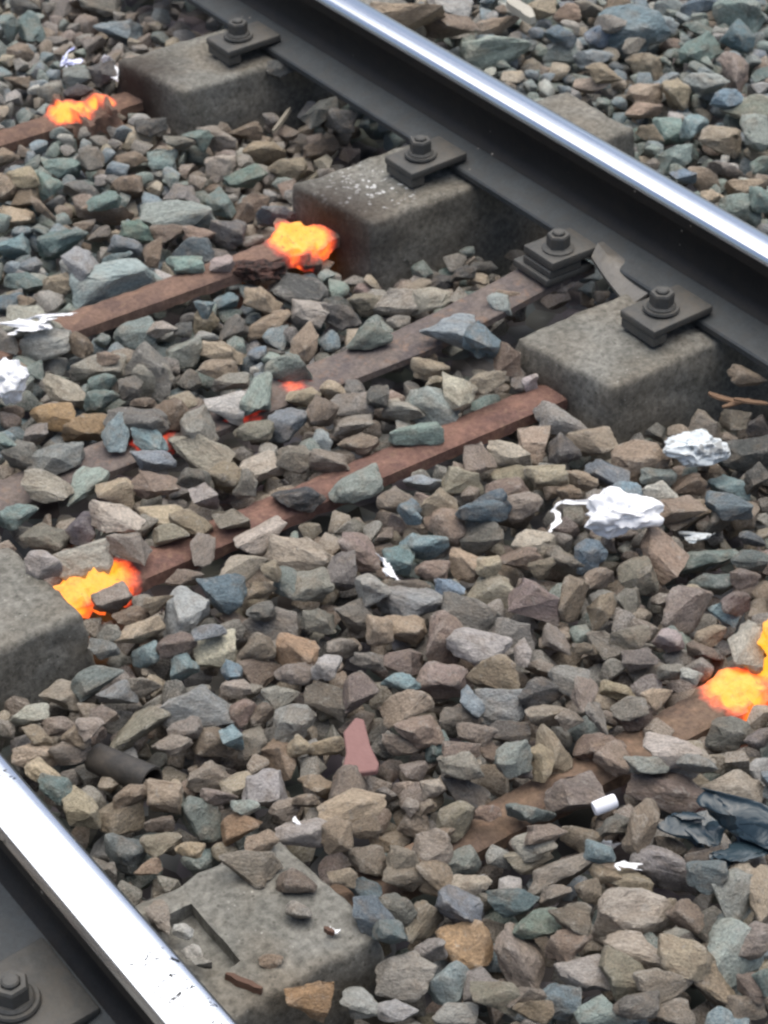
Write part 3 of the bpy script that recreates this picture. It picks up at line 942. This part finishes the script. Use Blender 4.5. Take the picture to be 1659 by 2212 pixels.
def fill(n, smin, smax, top_lo, top_hi, cand, test=None, pal='MMMMNNNTTGGBDPL', seed=1):
    r = np.random.default_rng(seed)
    done = 0
    for _ in range(n):
        x, y = r.uniform(X0 + .05, X1 - .05), r.uniform(Y0 + .05, Y1 - .05)
        i, j = int((x - X0) / RES), int((y - Y0) / RES)
        if FIX[i, j] or HM[i, j] > SURFACE[i, j] + top_hi - .012:
            continue
        if test is not None and not test(x, y):
            continue
        s = r.uniform(smin, smax)
        best = None
        for _c in range(cand):
            var = int(r.integers(NV))
            M = euler_np(*r.uniform(-.5, .5, 2), r.uniform(0, 6.28)) @ np.diag(np.array([r.uniform(.9, 1.2), r.uniform(.8, 1.05), r.uniform(.62, .95)]) * s / 2)
            q = rest(var, M, x, y, .90)
            if q is None:
                continue
            z, P, ii, jj = q
            tp = z + P[:, 2].max()
            if FIX[ii, jj].any():
                continue
            if best is None or tp < best[0]:
                best = (tp, var, M, z, P, ii, jj)
        if best is None or best[0] > SURFACE[i, j] + top_hi or best[0] < SURFACE[i, j] + top_lo:
            continue
        tp, var, M, z, P, ii, jj = best
        settle(P, ii, jj, z)
        pal = 'GGGGBBBTMLLN' if x > 1.56 else ('GGGGBBBMTLND' if y > .3 and x < 1.15 else ('MMMTGBNNL' if y < -.8 else 'MMMMNNNNTTPDLG'))
        code = pal[int(r.integers(len(pal)))]
        DRY.append((var, M, (x, y, z), tint(code, r) * .92))
        done += 1
    return done


def onbar(x, y):
    for kx in BAR:
        if kx == 'D' and (x < .52 or .68 < x < .80):
            continue
        if abs(y - BAR[kx][0] + .008) < .034 and .25 < x < 1.24:
            return True
    return (1.0 < x < 1.45 and .205 < y < .32) or (.1 < x <= 1.0 and .245 < y < .34)




def inview(x, y, mx=60, my=60):
    d = np.array([x, y, -.05]) - CAM
    zf = d @ FW
    u, v_ = PW / 2 + FPX * (d @ RT) / zf, PH / 2 - FPX * (d @ UP) / zf
    return -mx < u < PW + mx and -my < v_ < PH + my


n0 = fill(9000, .030, .055, -.2, .0, 3, lambda x, y: 1.38 < x < 1.70 or -.2 < x < .12, seed=8)      # under the rails
stamp(1.45, 1.63, Y0, Y1, .0)
stamp(1.505, 1.572, Y0, Y1, .16)
stamp(-.13, .055, Y0, Y1, .0)
stamp(-.07, -.004, Y0, Y1, .16)
n1 = fill(26000, .030, .052, -.2, -.030, 3, lambda x, y: not onbar(x, y), seed=2)

# ---- the stones one can read off the photograph
order = sorted(range(len(TR)), key=lambda i: -TR[i][2] * TR[i][3])
rt = np.random.default_rng(5)
rzm = {}
for i in order:
    px, py, w_, h_, rot, code = TR[i]
    p0 = at(px, py, -.06)
    zc = float(hs(p0[0], p0[1])) + .0
    onblock = False
    best = None
    for c_ in range(7):
        p = at(px, py, zc)
        zp = zc
        for it in range(4):
            m_per = depth(p) / FPX
            L, Sh = (w_, h_) if abs(rot) <= 45 else (max(w_, h_), min(w_, h_))
            L, Sh = L * m_per * 1.22, Sh * m_per * 1.22
            th = math.radians(rot)
            phi = math.atan2(math.sin(th) / .85, math.cos(th))
            Lg = L * math.hypot(math.cos(th), math.sin(th) / .85)
            if it == 0:
                kh, kb = rt.uniform(.78, .95), rt.uniform(.88, 1.05)
                var = int(rt.integers(NV))
                tl = rt.uniform(-.22, .22, 2)
                ang = (0, math.pi / 2, math.pi, -math.pi / 2)[int(rt.integers(4))]
            hz = max(Sh * kh, .50 * L)
            bz = max(Sh * kb, .60 * L)
            sw = abs(math.sin(ang)) > .5
            dims = np.array([bz, Lg, hz] if sw else [Lg, bz, hz]) / 2
            M = euler_np(tl[0], tl[1], 0) @ euler_np(0, 0, CAMYAW + phi + ang) @ np.diag(dims)
            q = rest(var, M, p[0], p[1], .86)
            if q is None:
                break
            z, P, ii, jj = q
            lim = max(float(hs(p[0], p[1])) + .016, float(np.quantile(HM[ii, jj], .74)) + hz * .38)
            z = min(z, lim)
            zp = z = .5 * zp + .5 * z
            p = at(px, py, z)
        if q is None:
            continue
        want = max(zc, float(np.quantile(HM[ii, jj], .74)) + hz * .38)
        if best is None or abs(z - want) < best[-1]:
            best = (z, var, M, p, Lg, bz, hz, abs(z - want))
    if best is None:
        continue
    z, var, M, p, Lg, bz, hz = best[:7]
    q = rest(var, M, p[0], p[1], .86)
    if q is None:
        continue
    z = max(z, min(q[0], float(hs(p[0], p[1])) + .075) - .014)
    settle(q[1], q[2], q[3], z)
    col = tint(code, rt)
    NAMED.append(dict(var=var, M=M, p=(p[0], p[1], z), col=col, code=code, L=Lg, b=bz, h=hz, a=w_ * h_))

# ---- small stones in the gaps and the top layer outside the traced view
n2 = fill(9000, .034, .060, -.03, .012, 3, lambda x, y: not onbar(x, y) and not inview(x, y, 10, 10), seed=3)
n3 = fill(30000, .030, .048, -.2, -.006, 3, lambda x, y: not onbar(x, y) and inview(x, y, 10, 10) and HM[int((x - X0) / RES), int((y - Y0) / RES)] < SURFACE[int((x - X0) / RES), int((y - Y0) / RES)] - .026, seed=4)
n3 += fill(3500, .016, .028, -.2, -.028, 3, lambda x, y: not onbar(x, y) and inview(x, y), seed=6)

SLP = [(1.333, 'the twin-glow sleeper'), (.6735, 'the white-spattered sleeper'), (.013, 'the clean-topped sleeper'), (-.702, 'the pocketed sleeper')]


def zone(x, y):
    if x > 1.55:
        return 'outside the rail with bolted clips'
    if x < -.03:
        return 'outside the gleaming rail'
    if y > 1.36:
        return 'past the twin-glow sleeper'
    if y > .69:
        return 'between the twin-glow and white-spattered sleepers'
    if y > .29:
        return 'between the white-spattered sleeper and the flat gauge bar'
    if y > .02:
        return 'between the flat gauge bar and the clean-topped sleeper'
    if y > -.69:
        if x < .3 and y < -.55:
            return 'on or beside the pocketed block'
        return 'between the clean-topped sleeper and the pocketed sleeper'
    return 'past the pocketed sleeper'


def size_word(L, b):
    s = math.sqrt(L * b)
    return 'large' if s > .072 else ('middling' if s > .055 else 'small')


def shape_word(L, b, h):
    if h < .028:
        return 'flat'
    if L / b > 1.6:
        return 'long'
    return 'chunky'


LAND = [(1330, 1128, 'the large white tissue'), (1498, 985, 'the soiled grey tissue'), (24, 850, 'the bright white paper wad'), (838, 1232, 'the small lodged white scrap'),
        (1307, 1738, 'the white card tube'), (1560, 1808, 'the black plastic bag'), (272, 1655, 'the dark pipe stub'), (778, 1615, 'the pinkish tile shard'),
        (560, 598, 'the burnt slag crust'), (672, 550, 'the glow on the spattered sleeper'), (210, 262, 'the two glowing lumps'), (200, 1270, 'the glow by the opposite block'),
        (1612, 1500, 'the glow on the pocketed sleeper'), (1200, 560, 'the gauge bar clamp'), (1125, 20, 'the pale stone slat'), (1270, 250, 'the buried block end'),
        (610, 260, 'the wooden splinter'), (1600, 866, 'the dry leaves'), (152, 134, 'the pale blue scrap'), (420, 850, 'the red-hot patch of gauge bar'),
        (1310, 900, 'the clean-topped block corner'), (790, 590, 'the spattered block corner'), (390, 260, 'the scorched block corner'), (820, 2040, 'the pocketed block corner'),
        (195, 1400, 'the opposite block corner')]
LAND = [(at(x, y, -.05), t) for x, y, t in LAND]


def place_word(x, y):
    d, t = min((math.hypot(x - q[0], y - q[1]), t) for q, t in LAND)
    if d < .10:
        return 'right beside ' + t
    if d < .19:
        return 'near ' + t
    return zone(x, y)


NAMED.sort(key=lambda d: -d['a'])
for d in NAMED[:300]:
    o = bpy.data.objects.new('ballast_stone', HI[d['var']])
    C.objects.link(o)
    mw = Matrix([[*map(float, d['M'][0]), d['p'][0]], [*map(float, d['M'][1]), d['p'][1]], [*map(float, d['M'][2]), d['p'][2]], [0, 0, 0, 1]])
    o.matrix_world = mw
    o.color = (*[float(c) for c in d['col']], 1)
    cw = WORD[d['code'][0]] + (' and ' + WORD[d['code'][1]] if len(d['code']) > 1 else '')
    tag(o, '%s %s %s stone %s' % (size_word(d['L'], d['b']), shape_word(d['L'], d['b'], d['h']), cw, place_word(d['p'][0], d['p'][1])), 'stone', 'loose ballast stones')
for d in NAMED[300:]:
    DRY.append((d['var'], d['M'], d['p'], d['col'], True))


def joined(name, items, mat):
    V, T, Cc = [], [], []
    off = 0
    for it in items:
        var, M, p, col = it[:4]
        vv, tt = HIA[var] if len(it) > 4 else LOA[var]
        V.append(vv @ M.T + np.array(p))
        T.append(tt + off)
        Cc.append(np.repeat(np.array([[*col, 1.0]]), len(vv), 0))
        off += len(vv)
    V, T, Cc = np.vstack(V), np.vstack(T), np.vstack(Cc)
    me = bpy.data.meshes.new(name)
    me.vertices.add(len(V))
    me.vertices.foreach_set('co', V.astype(np.float32).ravel())
    me.loops.add(len(T) * 3)
    me.loops.foreach_set('vertex_index', T.astype(np.int32).ravel())
    me.polygons.add(len(T))
    me.polygons.foreach_set('loop_start', np.arange(0, len(T) * 3, 3, dtype=np.int32))
    me.update(calc_edges=True)
    at_ = me.color_attributes.new('tint', 'FLOAT_COLOR', 'POINT')
    at_.data.foreach_set('color', Cc.astype(np.float32).ravel())
    o = link(name, me, mat)
    me.shade_smooth()
    me.set_sharp_from_angle(angle=math.radians(34))
    return o


tag(joined('ballast', DRY, M_STONE2), 'small crushed stones filling the track bed between the larger stones', 'ballast', None, 'stuff')
print('stones', len(NAMED), 'fill', len(DRY), n1, n2, n3)

# ------------------------------------------------------------------ litter


def surf_z(x, y, r=.02):
    i, j = int((x - X0) / RES), int((y - Y0) / RES)
    k_ = max(1, int(r / RES))
    return float(HM[max(0, i - k_):i + k_ + 1, max(0, j - k_):j + k_ + 1].max())


def paper_material(name, col, rgh=.8, spots=None):
    k = NT(name)
    v = k.coord('Object')
    base = k.mix(k.ramp(k.noise(v, 60, 4, .6), [(.45, 0.0), (.75, .5)]), col, tuple(c * .72 for c in col))
    if spots:
        base = k.mix(k.ramp(k.noise(v, 45, 4, .65, .8), [(.5, 0.0), (.6, .8)]), base, spots)
    k.bump(k.noise(v, 150, 3, .6), .3, .002)
    k.b.inputs['Subsurface Weight'].default_value = 0.0
    return k.set(base, rgh, 0.0, .3)


M_PAPER = paper_material('white_tissue', (.86, .86, .87))
M_GREYPAPER = paper_material('soiled_tissue', (.66, .70, .71), spots=(.22, .22, .21))


def crumple(name, px, py, w_, h_, mat, label, cat, seed, spike=.5, thick=.35, rot=0.0, group=None, lift=0.0, fq=1.0, solid=False):
    """thin sheet crumpled by folding it again and again along random lines; solid: a lumpy ball instead"""
    r = np.random.default_rng(int(seed * 77 + 5))
    p = at(px, py, -.05)
    rs = .5 * min(w_, h_) * depth(p) / FPX
    for _ in range(2):
        p = at(px, py, surf_z(p[0], p[1], rs) + (.004 if not solid else 0))
    mp = depth(p) / FPX
    off = Vector((seed * 7.3, seed * 2.9, seed * 5.1))
    bm = bmesh.new()
    if solid:
        bmesh.ops.create_icosphere(bm, subdivisions=5, radius=1.0)
        for v in bm.verts:
            d = v.co.normalized()
            f1 = noise.voronoi(d * 1.5 + off)[0]
            f2 = noise.voronoi(d * 3.4 + off * 1.7)[0]
            f3 = noise.voronoi(d * 7.5 + off * .6)[0]
            v.co = d * max(.12, .35 + .30 * noise.noise(d * 1.3 + off) + spike * (.70 * f1[0] + .34 * f2[0] + .07 * f3[0]))
    else:
        n = 44 if w_ > 60 else 20
        bmesh.ops.create_grid(bm, x_segments=n, y_segments=n, size=1.0)
        co = np.array([v.co for v in bm.verts])
        edge = 1 + .18 * np.array([noise.noise(Vector(c.tolist()) * 2.2 + off) for c in co])
        co[:, :2] *= edge[:, None]
        nf = int(15 * fq) if w_ > 60 else 6
        for f_ in range(nf):
            cen = co.mean(0)
            a = r.uniform(0, 6.283)
            nrm = np.array([math.cos(a), math.sin(a), r.normal(0, .6)])
            nrm /= np.linalg.norm(nrm)
            t = np.array([-nrm[1], nrm[0], 0])
            t /= np.linalg.norm(t)
            dist = (co - cen) @ nrm - r.uniform(-.4, .4) * co[:, :2].std() * 1.6
            sd_ = np.clip(dist, 0, None)
            ang = r.choice([-1, 1]) * r.uniform(1.0, 2.6)
            bend = np.clip(sd_ / .10, 0, 1)
            rel = np.outer(sd_, nrm)
            up_v = np.cross(t, nrm)
            co = co - rel + np.outer(sd_ * np.cos(ang * bend), nrm) + np.outer(sd_ * np.sin(ang * bend), up_v)
        dn = np.array([[noise.noise(Vector(c.tolist()) * 3.2 + off), noise.noise(Vector(c.tolist()) * 3.2 - off), noise.noise(Vector(c.tolist()) * 3.2 + off * 2)] for c in co])
        co = co + dn * .14
        for v, c in zip(bm.verts, co):
            v.co = Vector(c.tolist())
    co = np.array([v.co for v in bm.verts])
    lo, hi_ = (co.min(0), co.max(0)) if solid else (np.percentile(co, 6, 0), np.percentile(co, 94, 0))
    sc = np.array([w_ * mp * .50, h_ * mp * .55, h_ * mp * thick])
    for v in bm.verts:
        q_ = (np.array(v.co) - (lo + hi_) / 2) / ((hi_ - lo) / 2 + 1e-6) * sc
        v.co = Vector(q_.tolist())
    if not solid:
        bmesh.ops.recalc_face_normals(bm, faces=bm.faces[:])
    o = from_bm(name, bm, mat, None, 50)
    if not solid:
        md = o.modifiers.new('sheet_thickness', 'SOLIDIFY')
        md.thickness = .0006
    o.rotation_euler = (0, 0, CAMYAW + rot)
    o.location = (p[0], p[1], p[2] + lift + sc[2] * .6)
    return tag(o, label, cat, group)


crumple('paper_tissue', 1345, 1126, 175, 112, M_PAPER, 'large crumpled white tissue on the brown stones', 'tissue', 41, 1.0, .42, solid=True)
crumple('paper_scrap', 1240, 1108, 95, 50, M_PAPER, 'thin torn white strip lying against the large crumpled tissue', 'paper', 2, .9, .2, group='white paper scraps')
crumple('paper_tissue', 1502, 985, 150, 88, M_GREYPAPER, 'soiled grey-white tissue next to the clean-topped concrete block', 'tissue', 3, 1.0, .38, solid=True)
crumple('paper_tissue', 26, 848, 84, 104, M_PAPER, 'bright white paper wad beside the rusty flat gauge bar', 'tissue', 4, .9, .45, solid=True)
crumple('paper_scrap', 75, 722, 76, 36, M_PAPER, 'small white scrap tucked behind a pale stone', 'paper', 5, .7, .3, lift=.012, group='white paper scraps')
crumple('paper_scrap', 838, 1232, 34, 46, M_PAPER, 'small white scrap lodged beside blue-grey stones', 'paper', 6, .5, .3, group='white paper scraps')
crumple('paper_scrap', 242, 150, 26, 36, M_PAPER, 'tiny white lump at the corner of the scorched block', 'paper', 7, .5, .4, group='white paper scraps')
crumple('paper_scrap', 1500, 1160, 56, 30, M_GREYPAPER, 'dirty grey-white scrap among dark stones', 'paper', 8, .8, .2, group='white paper scraps')
crumple('paper_scrap', 1315, 1828, 42, 24, M_PAPER, 'tiny white flake beside the long upright brown stone', 'paper', 9, .8, .2, group='white paper scraps')
crumple('paper_scrap', 1352, 1872, 44, 22, M_PAPER, 'tiny white flake below the flake by the upright stone', 'paper', 10, .8, .2, group='white paper scraps')
crumple('paper_scrap', 1012, 1898, 46, 16, M_PAPER, 'narrow white flake on a blue-brown stone', 'paper', 11, .6, .2, group='white paper scraps')
crumple('paper_scrap', 720, 2012, 26, 16, M_PAPER, 'white crumb on the edge of the pocketed block', 'paper', 12, .5, .3, group='white paper scraps')
crumple('paper_scrap', 642, 1778, 16, 12, M_PAPER, 'white speck near the buried corner of the pocketed block', 'paper', 15, .5, .3, group='white paper scraps')
M_BLUEWHITE = paper_material('blue_white_card', (.74, .76, .92), .5, spots=(.25, .28, .62))
crumple('paper_scrap', 152, 134, 34, 26, M_BLUEWHITE, 'pale blue and white scrap on green-grey stones', 'paper', 13, .7, .25, group='white paper scraps')

# small tube of white and blue card
p = at(1307, 1738, -.05)
p = at(1307, 1738, surf_z(p[0], p[1], .01) + .012)
bm = lathe_bm([(.004, -.019), (.0105, -.0195), (.0118, -.017), (.0120, 0), (.0116, .016), (.0108, .0185), (.0085, .0185), (.008, .010), (.002, .010)], 20)
k = NT('white_blue_tube')
sx = k.n('SeparateXYZ')
k.l(k.coord('Object'), sx.inputs[0])
col = k.mix(k.ramp(k.math('ADD', k.math('MULTIPLY', sx.outputs[2], 20), .5), [(.10, (.16, .2, .62)), (.2, (.88, .88, .95)), (.8, (.88, .88, .95)), (.9, (.25, .3, .75))]), (.9, .9, .95), (1, 1, 1), 'MULTIPLY')
k.set(col, .45)
o = from_bm('card_tube', bm, k.m, None, 40)
o.scale = (.8, .8, .8)
o.location = tuple(p)
o.rotation_euler = (Matrix.Rotation(CAMYAW + .35, 3, 'Z') @ Matrix.Rotation(math.radians(80), 3, 'Y')).to_euler()
tag(o, 'little white and blue card tube lying on a reddish-brown stone', 'tube')

# dark plastic bag
k = NT('black_plastic')
v = k.coord('Object')
k.bump(k.noise(v, 30, 3, .5, 1.0), .5, .006)
M_BAG = k.set(k.mix(k.noise(v, 25, 3), (.012, .022, .03), (.035, .062, .078)), .28, 0.0, .6)
crumple('plastic_bag', 1612, 1832, 112, 78, M_BAG, 'crumpled glossy black plastic bag wedged between stones', 'bag', 21, .55, .42, rot=-.4, fq=.8, lift=.004)
crumple('plastic_scrap', 1490, 1812, 85, 55, M_BAG, 'torn black plastic scrap beside the crumpled black bag', 'plastic', 22, .55, .40, rot=.2, fq=.8, lift=.004)

# pipe stub
p = at(272, 1655, -.05)
p = at(272, 1655, surf_z(p[0], p[1], .015) + .006)
M_PIPE = steel_material('dark_pipe', (.06, .056, .052), .6, .2, dust=(.10, .085, .07))
bm = lathe_bm([(.0155, -.055), (.020, -.056), (.0205, -.04), (.020, .0), (.0205, .045), (.020, .047), (.0165, .047), (.016, -.03), (.002, -.03)], 24)
rough(bm, .0012, 40, 2)
o = from_bm('pipe_stub', bm, M_PIPE, None, 35)
o.location = (p[0], p[1], p[2] - .008)
dirv = Vector((RT[0], RT[1], .08)).normalized() * .80 + Vector((-FW[0], -FW[1], .12)).normalized() * .62
o.rotation_euler = dirv.normalized().to_track_quat('Z', 'Y').to_euler()
tag(o, 'short dark pipe stub with an open end near the gleaming rail', 'pipe')

# reddish tile shard
p = at(778, 1615, -.05)
zt = surf_z(p[0], p[1], .03) + .012
p = at(778, 1615, zt)
out = [(742, 1585), (768, 1556), (786, 1560), (800, 1612), (819, 1648), (815, 1662), (760, 1668), (738, 1664), (748, 1625)]
bm = bmesh.new()
a = []
b = []
for x, y in out:
    q = at(x, y, zt)
    up_t = .012 * (1640 - y) / 100
    a.append(bm.verts.new((q[0] - p[0], q[1] - p[1], up_t * .6)))
    b.append(bm.verts.new((q[0] - p[0], q[1] - p[1], up_t * .6 - .009)))
bm.faces.new(a)
bm.faces.new(b[::-1])
for i in range(len(a)):
    j = (i + 1) % len(a)
    bm.faces.new((a[i], b[i], b[j], a[j]))
bmesh.ops.recalc_face_normals(bm, faces=bm.faces[:])
bmesh.ops.bevel(bm, geom=bm.edges[:], offset=.0015, segments=1, affect='EDGES')
bmesh.ops.triangulate(bm, faces=bm.faces[:])
k = NT('red_tile')
v = k.coord('Object')
M_TILE = k.set(k.mix(k.noise(v, 50, 5, .7), (.20, .105, .095), (.29, .165, .15)), .8, 0, .3)
k.bump(k.noise(v, 200, 3), .4, .002)
o = from_bm('tile_shard', bm, M_TILE, None, 30)
o.location = (p[0], p[1], zt)
tag(o, 'flat pinkish-red tile shard among brown stones', 'shard')

# slag lump on the glowing bar of the spattered sleeper
k = NT('burnt_slag')
v = k.coord('Object')
M_SLAG = k.set(k.mix(k.ramp(k.noise(v, 60, 4, .7), [(.4, 0.0), (.7, 1.0)]), (.02, .012, .01), (.12, .055, .04)), .7, 0, .4)
k.bump(k.noise(v, 90, 4, .7), 1.0, .008)
crumple('slag_crust', 560, 598, 120, 56, M_SLAG, 'dark burnt crusty slag next to the glowing bar on the spattered sleeper', 'slag', 31, .7, .40, solid=True)

k = rust_material('hot_slag', [((0, 0, 0), .03, .09, 1.0)])
crumple('glowing_slag', 1676, 1405, 80, 100, k, 'glowing orange slag lump just above the glow on the pocketed sleeper', 'slag', 33, .8, .40, solid=True)

# dark slate slivers, pale splinter, dry leaves


def sliver(name, x0, y0, x1, y1, wpx, thick, mat, label, cat, lift=.008, group=None):
    p = at((x0 + x1) / 2, (y0 + y1) / 2, -.07)
    z = surf_z(p[0], p[1], .02) + lift
    a, b = at(x0, y0, z), at(x1, y1, z)
    d = Vector((b - a).tolist())
    L = d.length
    mp = depth(a) / FPX
    bm = bmesh.new()
    n = 7
    rr_ = []
    for i in range(n):
        t = i / (n - 1)
        s = (1 - .55 * abs(2 * t - 1) ** 3)
        wv = wpx * mp * .5 * s
        j = random.uniform(-.12, .12) * wpx * mp
        rr_.append([bm.verts.new((L * (t - .5), -wv + j, -thick / 2)), bm.verts.new((L * (t - .5), wv + j, -thick / 2 * .8)), bm.verts.new((L * (t - .5), wv * .9 + j, thick / 2)), bm.verts.new((L * (t - .5), -wv * .85 + j, thick / 2 * 1.1))])
    for q, r_ in zip(rr_, rr_[1:]):
        for i in range(4):
            bm.faces.new((q[i], q[(i + 1) % 4], r_[(i + 1) % 4], r_[i]))
    bm.faces.new(rr_[0])
    bm.faces.new(rr_[-1][::-1])
    bmesh.ops.recalc_face_normals(bm, faces=bm.faces[:])
    o = from_bm(name, bm, mat, None, 25)
    o.location = (float((a[0] + b[0]) / 2), float((a[1] + b[1]) / 2), z)
    o.rotation_euler = (random.uniform(-.15, .15), random.uniform(-.06, .06), math.atan2(d.y, d.x))
    return tag(o, label, cat, group)


def plain(name, c0, c1, rgh=.85):
    k = NT(name)
    v = k.coord('Object')
    k.bump(k.noise(v, 120, 4, .7), .6, .004)
    return k.set(k.mix(k.noise(v, 50, 4, .7), c0, c1), rgh, 0, .3)


M_SLATE = plain('dark_slate', (.06, .056, .055), (.13, .12, .11))
M_WOOD = plain('pale_splinter', (.22, .20, .16), (.34, .30, .24))
M_LEAF = plain('dry_leaf', (.10, .06, .04), (.24, .15, .09))
M_PLANK = plain('pale_flagstone', (.36, .34, .29), (.5, .47, .40))
sliver('wood_splinter', 590, 285, 626, 236, 10, .007, M_WOOD, 'pale wooden splinter leaning beside the scorched block', 'splinter', .012)
sliver('stone_slat', 1098, -6, 1152, 48, 30, .016, M_PLANK, 'pale tan flat stone slat outside the rail with bolted clips', 'stone slat', .010)
for q in ((1530, 850, 1590, 868, 16), (1585, 862, 1659, 872, 14), (1560, 880, 1620, 862, 12)):
    sliver('dry_leaf', *q, .003, M_LEAF, 'curled dry brown leaf beside the clean-topped block', 'leaf', .004, 'dry leaves by the block')
M_SCRAP = plain('rusty_scrap', (.07, .04, .03), (.17, .10, .07))
sliver('rusty_scrap', 488, 2108, 566, 2140, 17, .009, M_SCRAP, 'flat rusty scrap lying on the edge of the pocketed block', 'scrap', .003)
sliver('rusty_scrap', 700, 2006, 722, 2016, 12, .006, M_SCRAP, 'small rusty flake near the corner of the pocketed block', 'scrap', .003)
